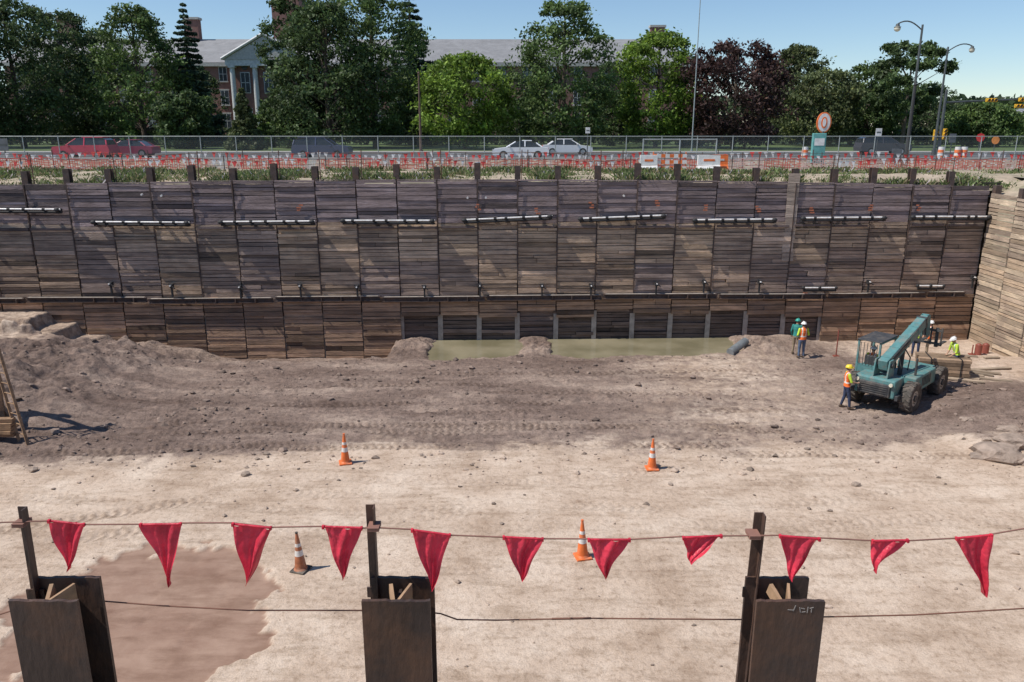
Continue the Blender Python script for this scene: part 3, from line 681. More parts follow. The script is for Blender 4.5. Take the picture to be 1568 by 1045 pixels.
q.prism([(tip.x-.2,tip.z+.15),(tip.x+.1,tip.z+.1),(tip.x+.32,tip.z-.75),(tip.x+.1,tip.z-.85)],-.26,-.20,0);q.prism([(tip.x-.2,tip.z+.15),(tip.x+.1,tip.z+.1),(tip.x+.32,tip.z-.75),(tip.x+.1,tip.z-.85)],-.04,.02,0)
q.cyl(tip+Vector((-.1,0,-.05)),tip+Vector((.15,0,-.75)),.07,m=1)
fx=tip.x+.35;q.box((fx,-.12,tip.z-.55),(.08,1.25,.08),1);q.box((fx,-.12,tip.z-1.1),(.08,1.25,.08),1)
for y_ in(-.7,-.3,.1,.45):q.box((fx,y_,tip.z-.8),(.06,.06,.75),1)
for y_ in(-.5,.28):q.box((fx+.06,y_,tip.z-.85),(.05,.12,.8),1);q.box((fx+.62,y_,tip.z-1.23),(1.15,.12,.05),1)
for x_ in(-1.45,1.45):
    q.cyl((x_,-1.0,.6),(x_,1.0,.6),.12,m=1);q.sph((x_,0,.6),(.25,.25,.22),1)
    for s in(-1,1):
        yc=s*1.02;R_=.62;wd=.40
        prof=[(.30,-.17),(.50,-.2),(.585,-.19),(.60,-.12),(.605,0),(.60,.12),(.585,.19),(.50,.2),(.30,.17)]
        n_=28;vs=[(x_+r*math.cos(2*math.pi*i/n_),yc+t_,.6+r*math.sin(2*math.pi*i/n_)) for r,t_ in prof for i in range(n_)]
        fs=[(k*n_+i,k*n_+(i+1)%n_,(k+1)*n_+(i+1)%n_,(k+1)*n_+i) for k in range(len(prof)-1) for i in range(n_)];q.add(vs,fs,2,smooth=True)
        for i in range(18):
            a=2*math.pi*i/18
            for sd2 in(-1,1):
                aa=a+(sd2*.09)
                q.box((x_+.60*math.cos(aa),yc+sd2*.1,.6+.60*math.sin(aa)),(.05,.20,.05),2,R=Matrix.Rotation(-aa,3,'Y')@Matrix.Rotation(sd2*.5,3,'X'))
        q.cyl((x_,yc-.16,.6),(x_,yc+.16,.6),.33,m=5,n=24);q.cyl((x_,yc+s*.1,.6),(x_,yc+s*.21,.6),.13,m=1,n=16)
        for i in range(8):
            a=i*math.pi/4;q.cyl((x_+.2*math.cos(a),yc+s*.12,.6+.2*math.sin(a)),(x_+.2*math.cos(a),yc+s*.18,.6+.2*math.sin(a)),.02,m=1,n=6)
q.cyl((-.9,-.9,1.3),(-.9,-.9,2.0),.045,m=1);q.box((cx1+.1,1.2,2.0),(.04,.14,.26),1)
q.box((2.25,0,.8),(.25,1.7,.35),0,bev=.03)
tele=q.obj('telescopic_handler',[teal,dkm,tyr,ch,lampm,rim],loc=Oc,rotz=hd)
def tl(v): return Vector(Oc)+Matrix.Rotation(hd,3,'Z')@Vector(v)
person(tl((-.98,.71,.42)),hd-math.pi/2,'lime','orange','navy','white',J=dict(kneeL=(-.13,.42,.98),kneeR=(.13,.42,.98),ankL=(-.13,.50,.72),ankR=(.13,.50,.72),elL=(-.25,.1,1.18),elR=(.25,.1,1.18),wrL=(-.14,.36,1.2),wrR=(.14,.36,1.2)),sit=True,name='machine_operator')
lum=mat('lumber',(.42,.31,.19),.85,nscale=2,namt=.3,usecol=True)
q=MB();pc=P(1440,578,-.1);zz=FZ(pc.x,pc.y)
for r in range(5):
    for c in range(4):
        q.box((random.uniform(-.06,.06),(c-1.5)*.27,.16+r*.15+random.uniform(0,.01)),(2.0+random.uniform(-.1,.1),.24,.13),0,tuple(Vector((.30,.21,.14))*random.uniform(.6,1.35)))
for x_ in(-.7,.7):q.box((x_,0,.04),(.12,1.2,.1),0,(.2,.14,.1))
for x_ in(-.6,.6):q.box((x_,0,.47),(.03,1.12,.80),1)
q.obj('lumber_stack',[lum,blk],loc=(pc.x,pc.y,zz),rotz=-.25)
q=MB();
for i in range(14):
    pl=PF(1475+random.uniform(-40,60),560+random.uniform(-15,25));q.box(pl+Vector((0,0,.05)),(random.uniform(.6,2.2),.2,.06),0,tuple(Vector((.34,.27,.2))*random.uniform(.6,1.2)),R=Matrix.Rotation(random.uniform(-.7,.5),3,'Z'))
q.obj('scattered_planks',[lum])
q=MB()
for u,v,h_,c in((1497,543,.5,0),(1508,541,.45,0),(1280,546,1.3,1),(1488,543,.5,1)):
    pl=PF(u,v)
    if c==0:
        q.cyl(pl,pl+Vector((0,0,h_)),.16,.16,16,0);q.cyl(pl+Vector((0,0,h_)),pl+Vector((0,0,h_+.06)),.12,.08,12,0)
    else: q.cyl(pl,pl+Vector((0,0,h_)),.03,.03,8,0);q.box(pl+Vector((0,0,.02)),(.25,.25,.05),0)
q.obj('site_canisters',[mat('rust_red',(.25,.07,.05),.6)])
q=MB();a=P(1118,540,.1);b_=P(1142,524,.35);b_.z=.40;d=b_-a
for i in range(16):
    t=i/16;q.cyl(a+d*t,a+d*(t+.035),.20,.20,14,0);q.cyl(a+d*(t+.035),a+d*(t+.063),.17,.17,14,0)
q.obj('drain_pipe',[mat('grey_hdpe',(.22,.24,.25),.5)])
q=MB()
for u,v,s_ in((1530,690,.8),(1555,678,.6),(1500,700,.35),(1562,705,.45),(1480,640,.25),(1545,655,.4)):
    pr=PF(u,v)
    bmr=bmesh.new();bmesh.ops.create_icosphere(bmr,subdivisions=3,radius=1);vs=[]
    for vv in bmr.verts:
        f_=1+.9*float(fbm(vv.co.x*1.7+u,vv.co.y*1.7+vv.co.z,4,5));vs.append((pr.x+vv.co.x*s_*f_,pr.y+vv.co.y*s_*.8*f_,pr.z+vv.co.z*s_*.38*f_))
    bmr.verts.index_update();fs=[[x.index for x in f.verts] for f in bmr.faces];bmr.free();q.add(vs,fs,0)
q.obj('boulders',[mat('pale_clay',(.30,.235,.19),.9,nscale=3,namt=.35,bump=.6)])
# ------------------------------------------------------------------ timber ladder leaning at the left, on a raker frame
tim=mat('old_timber',(.30,.19,.11),.85,nscale=3,namt=.4,aniso=(1,1,4),dust=(.14,.10,.075,.7))
def beam(q,a,b_,w0,w1,m=0):
    a=Vector(a);b_=Vector(b_);d=b_-a;R=d.to_track_quat('Z','Y').to_matrix();q.box((a+b_)/2,(w0,w1,d.length),m,R=R)
q=MB();f0=PF(44,682);f1=f0+Vector((-.42,.22,0));tp=Vector((-1.25,.8,5.4))
beam(q,f0-Vector((0,0,.2)),f0+tp,.09,.05);beam(q,f1-Vector((0,0,.2)),f1+tp,.09,.05)
for k in range(1,15):
    t=k/15.5;q.cyl(f0+tp*t,f1+tp*t,.022,n=8)
q.obj('leaning_ladder',[tim])
q=MB();g0=PF(18,640)
beam(q,g0+Vector((-.35,0,-.3)),g0+Vector((-.45,.3,4.8)),.2,.2);beam(q,g0+Vector((-2.4,.6,-.3)),g0+Vector((-2.4,.6,5.2)),.22,.22)
beam(q,g0+Vector((-.1,-.1,4.3)),g0+Vector((-3.0,.7,4.5)),.2,.16);beam(q,g0+Vector((.1,.1,.2)),g0+Vector((-2.5,.5,3.6)),.16,.14)
for k in range(5):q.box(g0+Vector((-.6,-.5,.12+k*.13)),(1.9,.24,.11),0,R=Matrix.Rotation(random.uniform(-.12,.12),3,'Z'))
q.obj('timber_brace_frame',[tim])
# ------------------------------------------------------------------ street-level fences
fr=mat('fence_galv',(.33,.37,.37),.5,metal=.3,nscale=5,namt=.2)
cm,ntc,bc=new_mat('chain_link');trn=ntc.nodes.new('ShaderNodeBsdfTransparent');mxs=ntc.nodes.new('ShaderNodeMixShader');mxs.inputs[0].default_value=.12
bc.inputs['Base Color'].default_value=(.30,.34,.34,1);bc.inputs['Roughness'].default_value=.6
ntc.links.new(trn.outputs[0],mxs.inputs[1]);ntc.links.new(bc.outputs[0],mxs.inputs[2]);ntc.links.new(mxs.outputs[0],ntc.nodes['Material Output'].inputs['Surface'])
def clf(q,x0,x1,Yf,h,step,r=.035,zb=G):
    x=x0
    while x<=x1+.01:
        q.cyl((x,Yf,zb-.1),(x,Yf,zb+h+.05),r,r,8,0);x+=step
    for zz_ in(h,.12):q.cyl((x0,Yf,zb+zz_),(x1,Yf,zb+zz_),r*.75,r*.75,8,0)
    q.add([(x0,Yf+.02,zb+.05),(x1,Yf+.02,zb+.05),(x1,Yf+.02,zb+h),(x0,Yf+.02,zb+h)],[(0,1,2,3)],1)
q=MB();clf(q,-75,78,61.5,1.85,2.7);q.obj('chain_link_fence',[fr,cm])
q=MB();a=PY(985,225,52.5).x;b_=PY(1097,225,52.5).x
clf(q,a,b_,52.5,1.75,(b_-a)/2,.05);q.cyl((a,52.5,G+.9),(b_,52.5,G+.9),.03,n=6);q.obj('chain_link_gate',[fr,cm])
q=MB();clf(q,50,90,66,1.8,3,.05);q.obj('chain_link_fence',[fr,cm])
orm=mat('barrier_mesh_plastic',(.72,.13,.09),.6,nscale=2,namt=.25,usecol=True,transl=.2)
q=MB()
def sag(x):return .16*float(fbm(x*.35,2.2,3,18))
def zf(x,k):return G+.05+(k*.085)*(1+sag(x)*1.6)+.16*float(fbm(x*.9,k*.05+1,3,17))*(.4+k*.2)
nxs=int(96/.14)
for i in range(nxs):
    xx=-46+i*.14;x2=xx+.14
    if vnoise(xx*.25,1.5,33)>.80:continue
    yy=48.6+.7*float(fbm(xx*.25,9,2,4));y2=48.6+.7*float(fbm(x2*.25,9,2,4))
    pat=float(vnoise(xx*.9,4.4,35));cb=(.74,.13,.10) if pat<.62 else ((.78,.50,.45) if pat<.78 else (.75,.73,.70))
    for k in range(8):
        if random.random()<.10:continue
        rr_=random.random();cc=cb if rr_>.30 else ((.75,.72,.7) if rr_>.12 else (.45,.08,.07))
        q.add([(xx,yy,zf(xx,k)),(x2,y2,zf(x2,k)),(x2,y2,zf(x2,k)+.045),(xx,yy,zf(xx,k)+.045)],[(0,1,2,3)],0,cc)
    if random.random()<.75:q.add([(xx,yy-.01,zf(xx,0)),(xx+.035,yy-.01,zf(xx,0)),(xx+.035,yy-.01,zf(xx,7)+.05),(xx,yy-.01,zf(xx,7)+.05)],[(0,1,2,3)],0,cb)
for i in range(40):
    xx=-46+i*2.4;q.cyl((xx,48.7,G-.1),(xx+random.uniform(-.12,.12),48.7,G+1.05),.025,n=6,m=1)
q.obj('orange_barrier_fence',[orm,steeld])
q=MB()
for row,(yy,zz_) in enumerate(((50.8,.90),(47.4,.65))):
    for i in range(230):
        xx=-47+i*.42+random.uniform(-.06,.06);z_=G+zz_+.10*math.sin(xx*.9)+random.uniform(-.03,.03);s_=random.uniform(.10,.16)
        if row==1 and vnoise(xx*.3,2.2,5)<.5: continue
        q.add([(xx-s_,yy,z_),(xx+s_,yy+.03,z_),(xx+random.uniform(-.06,.06),yy-.05,z_-.34)],[(0,1,2)],0,(.75,.08,.07) if random.random()<.5 else (.8,.78,.76))
    q.tube([Vector((-47+k*4,yy,G+zz_+.10*math.sin((-47+k*4)*.9))) for k in range(25)],.012,5,1)
    for k in range(17):q.cyl((-47+k*6,yy,G-.1),(-47+k*6,yy,G+zz_+.25),.03,n=6,m=1)
q.obj('flag_line_fence',[orm,steeld])
wpl=mat('white_plastic',(.75,.75,.73),.5,nscale=4,namt=.1,dust=(.4,.35,.3,.4));opl=mat('orange_plastic',(.8,.18,.04),.5)
def jersey(u,v,Yb,w,m):
    p=PY(u,v,Yb);q=MB();q.prism([(-.3,0),(.3,0),(.3,.18),(.13,.38),(.10,.95),(-.10,.95),(-.13,.38),(-.3,.18)],-w/2,w/2,m,M=Matrix.Translation((p.x,Yb,G))@Matrix.Rotation(math.pi/2,4,'Z'))
    q.box((p.x,Yb-.12,G+.65),(w*.5,.02,.12),1-m);q.obj('plastic_barrier',[wpl,opl])
jersey(993,250,46.9,1.0,0);jersey(1085,250,47.2,1.3,0);jersey(1102,252,47.6,.9,1)
p=PY(1025,250,47.0);q=MB()
for zz_ in(.9,.55,.2):
    for k in range(8):q.box((p.x-1+.25*k+.125,47,G+zz_),(.25,.03,.2),k%2)
for s in(-.95,.95):q.box((p.x+s,47.04,G+.55),(.06,.05,1.15),0);q.box((p.x+s,47.1,G+.05),(.08,.9,.06),0)
q.obj('striped_barricade',[opl,wpl])
glass=mat('car_glass',(.02,.025,.03),.08);tire=mat('tyre',(.02,.02,.02),.8);chm=mat('car_trim',(.5,.5,.5),.3,metal=.7);redl=mat('tail_lamp',(.5,.02,.02),.3)
def car(u,Yc,col,kind,flip=1,name='car'):
    x=PY(u,235,Yc).x;q=MB()
    if kind=='suv': low=[(-2.3,.35),(2.3,.35),(2.38,.65),(2.25,.98),(1.1,1.08),(-2.25,1.12),(-2.38,.7)];gr=[(-2.2,1.12),(1.15,1.08),(.35,1.62),(-.2,1.72),(-1.75,1.70),(-2.1,1.5)]
    else: low=[(-2.25,.3),(2.25,.3),(2.32,.55),(2.15,.80),(1.1,.93),(-1.7,.95),(-2.25,.90),(-2.32,.6)];gr=[(-1.75,.95),(1.15,.93),(.4,1.36),(-.2,1.45),(-.85,1.43),(-1.3,1.25)]
    low=[(a*flip,b_) for a,b_ in low];gr=[(a*flip,b_) for a,b_ in gr]
    q.prism(low,-.9,.9,0)
    n_=len(gr);vs=[(a,-.86,b_) if b_<1.13 and b_<max(g[1] for g in gr)-.3 else (a,-.66,b_) for a,b_ in gr]+[(a,.86,b_) if b_<1.13 and b_<max(g[1] for g in gr)-.3 else (a,.66,b_) for a,b_ in gr]
    q.add(vs,[(i,(i+1)%n_,n_+(i+1)%n_,n_+i) for i in range(n_)]+[tuple(range(n_)),tuple(range(n_,2*n_))],1)
    zt_=max(g[1] for g in gr);xa=min(a for a,b_ in gr if b_>zt_-.08);xb=max(a for a,b_ in gr if b_>zt_-.12)
    q.box(((xa+xb)/2,0,zt_),(xb-xa+.15,1.36,.06),0,bev=.02)
    for s in(-1,1):
        for t in(-.35*flip,):q.box((t,s*.775,(zt_+.98)/2),(.09,.05,zt_-.98),0,R=Matrix.Rotation(s*.35,3,'X'))
        a,b_=gr[1],gr[2]
        q.cyl((a[0],s*.86,a[1]),(b_[0],s*.66,b_[1]),.045,m=0,n=6);q.cyl((gr[-1][0],s*.67,gr[-1][1]),(gr[0][0],s*.86,gr[0][1]),.06,m=0,n=6)
        for xw in(-1.4,1.4):
            q.cyl((xw,s*.70,.33),(xw,s*.915,.33),.34,m=2,n=20);q.cyl((xw,s*.91,.33),(xw,s*.925,.33),.2,m=3,n=12)
        q.box((2.27*flip,s*.65,.68),(.1,.35,.16),3,bev=.02);q.box((-2.25*flip,s*.68,.8),(.1,.25,.2),4,bev=.02);q.box((.9*flip,s*.98,1.02),(.15,.18,.12),0,bev=.03)
    q.obj(name,[mat('car_paint',col,.3,metal=.0,namt=.05,spec=.8),glass,tire,chm,redl],loc=(x,Yc,G+.01))
car(132,66.6,(.50,.02,.06),'suv',-1);car(200,70.5,(.30,.04,.08),'sedan',-1);car(494,67,(.045,.055,.11),'suv',1);car(797,66.3,(.75,.78,.82),'sedan',-1);car(868,75,(.8,.8,.8),'sedan',1);car(1350,76,(.05,.05,.06),'suv',1)
pm=mat('grey_pole',(.10,.11,.11),.5,metal=.4);wpm=mat('wood_pole',(.12,.08,.06),.9)
def slamp(u,Yl,vtop,arm,name='street_lamp'):
    p=PY(u,vtop,Yl);q=MB();h=p.z-G;q.cyl((0,0,0),(0,0,h),.13,.075,12,0);q.cyl((0,0,0),(0,0,.5),.2,.2,12,0)
    pts=[Vector((0,0,h-.4))]+[Vector((arm*t,0,h-.4+.65*math.sin(t*math.pi*.75))) for t in np.linspace(.1,1,8)]
    q.tube(pts,.05,8,0);e=pts[-1];q.cyl(e,e-Vector((0,0,.25)),.12,.18,12,0);q.sph(e-Vector((0,0,.35)),(.24,.24,.22),1);q.cyl(e-Vector((0,0,.5)),e-Vector((0,0,.22)),.12,.26,12,0)
    q.obj(name,[pm,lampm],loc=(p.x,Yl,G))
slamp(1413,64,38,-1.9);slamp(1452,76,72,2.2)
p=PY(1447,157,80);q=MB();h=p.z-G
q.cyl((0,0,0),(0,0,h+1.2),.18,.12,12,0);q.cyl((0,0,h),(10,0,h+.4),.10,.06,10,0)
def sighead(x,z,hz=True):
    q.box((x,-.15,z),(1.05,.22,.36) if hz else (.36,.22,1.05),1,bev=.04)
    for k in(-1,0,1):
        c=(x+k*.32,-.28,z) if hz else (x,-.28,z+k*.32);q.cyl((c[0],-.26,c[2]),(c[0],-.34,c[2]),.13,m=2,n=14);q.cyl((c[0],-.26,c[2]),(c[0],-.42,c[2]),.145,m=1,n=14,caps=False)
sighead(4.4,h+.2);sighead(7.6,h+.25);sighead(7.3,h-.35);sighead(.0+.3,h-3,False);sighead(-.6,h-3.1,False)
q.obj('traffic_signal',[pm,mat('signal_yellow',(.65,.38,.03),.5),mat('signal_lens',(.06,.02,.02),.2)],loc=(p.x,80,G))
def pole(u,Yl,vt_,r,name,m):
    p=PY(u,vt_,Yl);q=MB();q.cyl((0,0,-.1),(0,0,p.z-G),r,r*.6,10,0);q.sph((0,0,p.z-G),r*.9,0);q.cyl((0,0,0),(0,0,.25),r*1.8,r*1.6,12,0);q.obj(name,[m],loc=(p.x,Yl,G))
pole(1073,88,-10,.07,'flagpole',fr);pole(641,84,112,.14,'utility_pole',wpm)
pole(1402,63,130,.14,'signal_pole',blk)
def sign(u,v,Yl,shape,colm,sz,back=None):
    p=PY(u,v,Yl);q=MB();h=p.z-G;q.cyl((0,0,0),(0,0,h),.04,.04,8,0)
    if shape=='oct': q.cyl((0,-.05,h),(0,-.08,h),sz,sz,8,1)
    elif shape=='round': q.cyl((0,-.05,h),(0,-.08,h),sz,sz,24,1)
    else: q.box((0,-.07,h),(sz,.03,sz*1.25),1,bev=.01);q.box((0,-.09,h),(sz*.7,.005,sz*.2),0)
    q.obj('traffic_sign',[pm,colm],loc=(p.x,Yl,G))
redm=mat('sign_red',(.6,.03,.03),.4);whm=mat('sign_white',(.7,.7,.7),.4);dks=mat('sign_back',(.12,.13,.14),.5)
sign(1501,211,85,'oct',redm,.45);sign(1345,203,66,'rect',whm,.5);sign(900,200,63,'rect',whm,.35);sign(6,222,60,'rect',dks,.7);sign(1372,238,56,'rect',dks,.7);sign(1458,212,70,'rect',dks,.6);sign(1524,215,84,'round',mat('sign_orange',(.75,.25,.04),.5),.4)
q=MB();p=PY(1262,188,58);h=p.z-G
q.cyl((0,0,0),(0,0,h-.6),.07,.07,10,3);q.box((-.25,.0,1.05),(.95,.3,2.1),0,bev=.04);q.box((-.25,-.16,1.5),(.7,.02,.5),1)
def ring(rx,rz,y,m):
    n_=28;vs=[(rx*math.cos(2*math.pi*i/n_),y,h+rz*math.sin(2*math.pi*i/n_)) for i in range(n_)]+[(rx*math.cos(2*math.pi*i/n_),y+.12,h+rz*math.sin(2*math.pi*i/n_)) for i in range(n_)]
    q.add(vs,[tuple(range(n_)),tuple(range(n_,2*n_))]+[(i,(i+1)%n_,n_+(i+1)%n_,n_+i) for i in range(n_)],m)
ring(.52,.72,0,2);ring(.43,.63,-.02,1);ring(.22,.40,-.04,2);ring(.12,.29,-.06,1)
q.obj('station_sign',[mat('sign_teal',(.12,.34,.33),.5),whm,opl,pm],loc=(p.x,58,G))
for u,v_ in ((1466,236),(1476,236),(1232,240),(1440,240)):
    p=PY(u,v_,66);q=MB();
    for k in range(4):q.cyl((0,0,.05+k*.23),(0,0,.28+k*.23),.27-.012*k,.262-.012*k,16,k%2)
    q.cyl((0,0,0),(0,0,.06),.36,.34,16,2);q.obj('traffic_drum',[opl,wpl,blk],loc=(p.x,66,G))
# ------------------------------------------------------------------ buildings
brick=mat('brick',(.22,.115,.095),.9,nscale=1.5,namt=.25);slate=mat('slate_roof',(.22,.225,.235),.8,nscale=.6,namt=.2,aniso=(1,1,3));limes=mat('limestone',(.42,.41,.38),.8);wgl=mat('window_glass',(.05,.06,.07),.15);wfr=mat('window_frame',(.50,.51,.50),.6)
def building(name,x0,x1,y0,y1,zE,zR,storeys,step,extra=None):
    q=MB();q.box(((x0+x1)/2,(y0+y1)/2,(G+zE)/2),(x1-x0,y1-y0,zE-G),0)
    ym=(y0+y1)/2;o_=.6
    q.add([(x0-o_,y0-o_,zE),(x1+o_,y0-o_,zE),(x1+o_,y1+o_,zE),(x0-o_,y1+o_,zE),(x0+3,ym,zR),(x1-3,ym,zR)],[(0,1,5,4),(2,3,4,5),(1,2,5),(3,0,4),(0,3,2,1)],1)
    q.box(((x0+x1)/2,y0-.3,zE-.35),(x1-x0+1,.6,.6),2)
    q.box(((x0+x1)/2,y0-.1,G+1),(x1-x0+.1,.25,.4),2)
    hs=(zE-G-1.5)/storeys;x=x0+step*.6
    while x<x1-step*.4:
        for s in range(storeys):
            zc=G+1.6+hs*(s+.5)
            q.box((x,y0-.03,zc),(1.5,.12,hs*.62),4);q.box((x,y0-.06,zc),(1.3,.12,hs*.62-.2),3)
            q.box((x,y0-.10,zc),(.08,.1,hs*.6),4);q.box((x,y0-.10,zc),(1.3,.1,.08),4);q.box((x,y0-.08,zc-hs*.33),(1.8,.3,.14),2);q.box((x,y0-.06,zc+hs*.34),(1.8,.16,.22),2)
        x+=step
    if extra:extra(q)
    return q.obj(name,[brick,slate,limes,wgl,wfr])
def ex1(q):
    yF=147;xa,xb=-49.9,-36.9;xm=(xa+xb)/2;zE=21.6
    q.box((xm,yF+2.6,(G+zE)/2),(xb-xa,5.1,zE-G),0)
    q.box((xm,yF-.4,zE-.1),(xb-xa+1.2,1.6,1.0),4)
    q.add([(xa-.8,yF-1.3,zE+.4),(xb+.8,yF-1.3,zE+.4),(xm,yF-1.3,zE+4.3),(xa-.8,yF+12,zE+.4),(xb+.8,yF+12,zE+.4),(xm,yF+12,zE+4.3)],[(0,1,2)],2)
    q.add([(xa-1.1,yF-1.7,zE+.4),(xb+1.1,yF-1.7,zE+.4),(xm,yF-1.7,zE+4.7),(xa-1.1,yF+12,zE+.4),(xb+1.1,yF+12,zE+.4),(xm,yF+12,zE+4.7)],[(0,2,5,3),(1,4,5,2)],1)
    for sx_,ex in((xa-1.1,xm),(xb+1.1,xm)):
        q.cyl((sx_,yF-1.5,zE+.5),(xm,yF-1.5,zE+4.65),.25,.25,4,4)
    for x_ in(xa+.4,xa+4.4,xb-4.4,xb-.4):
        q.cyl((x_,yF-.6,G+1.2),(x_,yF-.6,zE-.6),.5,.42,16,4);q.box((x_,yF-.6,zE-.75),(1.2,1.2,.35),4);q.box((x_,yF-.6,G+1),(1.3,1.3,.5),4)
    for x_ in(xa+2.4,xm,xb-2.4):
        for z_ in(G+4,G+10.2):
            q.box((x_,yF,z_),(1.7,.14,3.6),4);q.box((x_,yF-.06,z_),(1.4,.14,3.3),3);q.box((x_,yF-.12,z_),(.08,.1,3.3),4);q.box((x_,yF-.12,z_),(1.4,.1,.1),4)
        q.cyl((x_,yF-.02,G+12.9),(x_,yF-.1,G+12.9),.55,m=3,n=20)
    q.box((-42.3,160,24),(5.2,5.2,32),0);q.box((-42.3,160,40.5),(5.8,5.8,1),2)
    for x_,w_ in((-79.5,2.8),(-57.0,2.4),(26,2.6)):
        zc=PY(784,30 if x_<0 else 42,158).z;q.box((x_*158/150,158,(zc+20)/2),(w_,1.6,zc-20),0);q.box((x_*158/150,158,zc+.1),(w_+.4,2,.4),2)
building('brick_college_building',-92,32,150,166,21.8,26.6,3,4.6,ex1)
building('brick_apartment_building',92,128,150,165,13.2,14.0,1,4.5)
# ------------------------------------------------------------------ trees
bark=mat('bark',(.09,.07,.055),.95,nscale=6,namt=.3,bump=.5)
def leaf_quads(c,s,up=.35):
    k=len(c);a=rng.normal(size=(k,3));a/=np.linalg.norm(a,axis=1)[:,None]
    b_=rng.normal(size=(k,3));b_-=a*(a*b_).sum(1)[:,None];b_/=np.linalg.norm(b_,axis=1)[:,None]
    a=a*s[:,None];b_=b_*(s*.55)[:,None]
    return np.stack([c-a,c-b_*.9,c+a,c+b_*1.1],1)
def make_tree(name,u,Yt,vtop,halfw_px,col,kind='oval',base=.12,n=11000,leaf=.26,seed=0):
    r=np.random.default_rng(seed+int(u)+500);X0=PY(u,210,Yt).x;zt_=PY(u,vtop,Yt).z;h=zt_-G
    sc=F/(Yt*CP);R=halfw_px/sc
    hb=h*base;q=MB();q.cyl((0,0,-.2),(0,0,h*.55),.022*h,.012*h,10,0);q.cyl((0,0,h*.55),(0,0,h*.93),.012*h,.003*h,8,0)
    C_=[];S_=[];K=[]
    if kind in('spruce',):
        nl=26
        for li in range(nl):
            t=(li+.5)/nl;z=hb+(h-hb)*t;rad=R*(1-t)**.85*r.uniform(.8,1.12)+.15;nbh=int(7+9*(1-t))
            for bi in range(nbh):
                a=r.uniform(0,6.283);ln=rad*r.uniform(.7,1.1);m_=int(10+n/420*ln/R*8)
                tt=r.random(m_)**.7
                px=np.cos(a)*ln*tt+r.normal(0,.10*ln*.6+.05,m_)*-np.sin(a);py=np.sin(a)*ln*tt+r.normal(0,.10*ln*.6+.05,m_)*np.cos(a)
                pz=z-.32*ln*tt+.18*ln*tt**3-r.random(m_)*.35*(.4+ln/R)
                C_.append(np.stack([px,py,pz],-1));S_.append(r.uniform(.6,1.2,m_)*leaf);K.append(np.full(m_,r.uniform(.55,1.3)))
                if bi%2==0:q.cyl((0,0,z),(math.cos(a)*ln*.9,math.sin(a)*ln*.9,z-.2*ln),.03,.01,5,0)
    else:
        ncl=int(170 if kind!='pine' else 60)
        cl=[]
        lob=[(r.uniform(0,6.283),r.uniform(.72,1.12)) for _ in range(7)]
        for _ in range(ncl):
            t=r.uniform(0.02,1);a=r.uniform(0,6.283)
            if kind=='oval': pr=math.sin(math.pi*min(1,(t*.80+.16)))**.6*(1.0-.22*t)
            elif kind=='round': pr=math.sqrt(max(0,1-(2*t-1)**2))**.75
            elif kind=='cone': pr=(1-t)**.62*min(1,(t+.12)*4)**.6
            else: pr=(math.sin(math.pi*(t*.8+.1)))**.5
            lf=1+.13*math.sin(a*2+lob[0][0]+t*5)+.10*math.sin(a*5+lob[1][0]+t*9)
            rad=R*pr*lf*(r.uniform(.3,1)**.5)*.92
            cr=R*r.uniform(.14,.28)*(.75 if kind!='round' else .9)
            if t>.85: cr*=.75
            c=(math.cos(a)*rad,math.sin(a)*rad,hb+(h-hb-cr*.6)*t)
            cl.append((c,cr,r.uniform(.6,1.35)))
        for i_,(c,cr,br) in enumerate(cl):
            m_=int(n/ncl);d=r.normal(size=(m_,3));d/=np.linalg.norm(d,axis=1)[:,None]
            rr_=cr*(r.random(m_)**.4)*(1+.35*r.normal(size=m_));p_=d*rr_[:,None]*np.array([1.15,1.15,.72]);p_[:,2]-=.12*cr*(d[:,0]**2+d[:,1]**2)
            C_.append(p_+np.array(c));S_.append(r.uniform(.5,1.25,m_)*leaf)
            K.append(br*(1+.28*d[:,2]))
            if i_%5==0:
                zb=min(h*.8,max(h*.12,c[2]-R*.5));q.cyl((0,0,zb),c,.006*h,.02,6,0)
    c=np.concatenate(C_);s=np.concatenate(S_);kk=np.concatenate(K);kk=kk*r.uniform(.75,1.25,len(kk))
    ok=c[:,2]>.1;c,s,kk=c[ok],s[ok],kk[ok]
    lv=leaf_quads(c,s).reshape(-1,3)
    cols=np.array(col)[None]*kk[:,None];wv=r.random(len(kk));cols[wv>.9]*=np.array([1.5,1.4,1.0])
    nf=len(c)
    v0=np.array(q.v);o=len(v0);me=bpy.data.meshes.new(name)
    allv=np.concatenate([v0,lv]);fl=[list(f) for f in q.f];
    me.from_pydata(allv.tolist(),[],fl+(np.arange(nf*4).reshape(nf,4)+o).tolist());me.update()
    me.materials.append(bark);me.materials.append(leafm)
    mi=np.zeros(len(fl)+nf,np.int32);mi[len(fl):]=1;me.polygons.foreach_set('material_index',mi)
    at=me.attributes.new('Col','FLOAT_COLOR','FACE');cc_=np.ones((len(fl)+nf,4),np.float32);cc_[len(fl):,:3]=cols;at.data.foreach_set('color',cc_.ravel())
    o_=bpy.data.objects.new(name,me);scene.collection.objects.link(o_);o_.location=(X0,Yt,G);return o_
DG=(.065,.102,.038);MG=(.09,.142,.044);LG=(.14,.22,.035);PR=(.055,.030,.028);BG=(.07,.115,.07);OL=(.105,.13,.055)
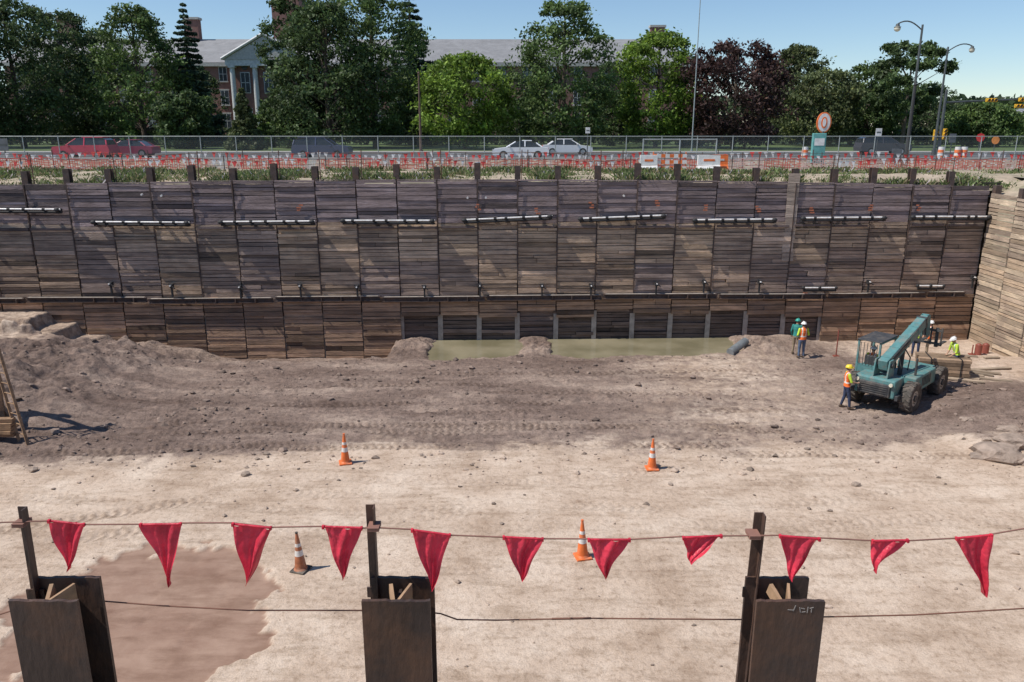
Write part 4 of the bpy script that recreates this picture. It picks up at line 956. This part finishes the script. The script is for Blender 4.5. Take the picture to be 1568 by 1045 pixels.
T=[('maple_tree',35,105,-8,92,DG,'round'),('maple_tree',-60,100,-20,90,DG,'round'),('maple_tree',112,118,14,66,DG,'round'),('linden_tree',222,108,6,84,MG,'oval'),('spruce_tree',300,112,2,46,BG,'spruce'),
('young_pine_tree',376,92,134,28,OL,'spruce'),('oak_tree',505,98,0,98,DG,'oval'),('oak_tree',575,103,-24,84,MG,'round'),('oak_tree',466,104,-20,54,DG,'round'),('spruce_tree',633,118,-30,62,BG,'spruce'),('honeylocust_tree',712,96,80,76,LG,'round'),
('linden_tree',862,100,-4,90,MG,'oval'),('maple_tree',1004,104,46,68,LG,'round'),('copper_beech_tree',1122,98,58,84,PR,'round'),('ash_tree',1212,125,68,46,OL,'round'),('ash_tree',1250,112,104,66,OL,'round'),
('scots_pine_tree',1382,104,60,60,DG,'pine'),('ash_tree',1325,118,96,56,MG,'round'),('crabapple_tree',1503,108,156,50,MG,'round'),('crabapple_tree',1590,112,166,42,MG,'round'),('maple_tree',160,125,40,70,DG,'round'),('maple_tree',318,128,104,30,DG,'round'),('ash_tree',1180,135,92,44,DG,'round'),('linden_tree',935,128,92,40,DG,'round'),('linden_tree',790,128,110,40,DG,'round'),('shrub_tree',285,98,138,46,DG,'round'),('shrub_tree',420,104,150,26,MG,'round'),('shrub_tree',450,100,140,34,DG,'round'),('shrub_tree',640,110,135,34,DG,'round'),('shrub_tree',790,112,150,38,DG,'round'),('shrub_tree',940,112,140,34,DG,'round'),('shrub_tree',1060,108,150,38,DG,'round'),('maple_tree',1420,125,125,40,DG,'round'),('maple_tree',-170,105,0,90,DG,'round'),('maple_tree',1700,110,90,80,DG,'round')]
for i,(nm,u,Yt,vt_,hw,c,kd) in enumerate(T):
    sm=hw<45
    make_tree(nm,u,Yt,vt_,hw,c,kd,base={'spruce':.05,'pine':.22,'oval':.06,'round':.06}[kd] if nm!='shrub_tree' else .02,n=(6500 if sm else 16000),leaf=.24 if not sm else .2,seed=i*17)
k=50000;x=rng.uniform(-330,330,k);yy=rng.uniform(175,215,k);top=9+5*fbm(x*.06,yy*.02,4,3)+3*fbm(x*.3,0*x,2,9)
z=G+top*rng.random(k)**.5
V=leaf_quads(np.stack([x,yy,z],-1),rng.uniform(.5,1.1,k)).reshape(-1,3)
cb=np.array([.06,.09,.04])*(rng.uniform(.6,1.3,(k,1)))*(.7+.6*vnoise(x*.25,z*.3,4))[:,None]
np_mesh('distant_trees',V,np.arange(k*4).reshape(k,4),[leafm],cb)
k=26000;x=rng.uniform(-110,115,k);yy=rng.uniform(118,124,k);top=2.6+1.8*fbm(x*.15,yy*.1,3,13)
V=leaf_quads(np.stack([x,yy,G+top*rng.random(k)**.6],-1),rng.uniform(.2,.5,k)).reshape(-1,3)
np_mesh('hedge',V,np.arange(k*4).reshape(k,4),[leafm],np.array([.05,.075,.03])*rng.uniform(.5,1.3,(k,1)))
print('done')
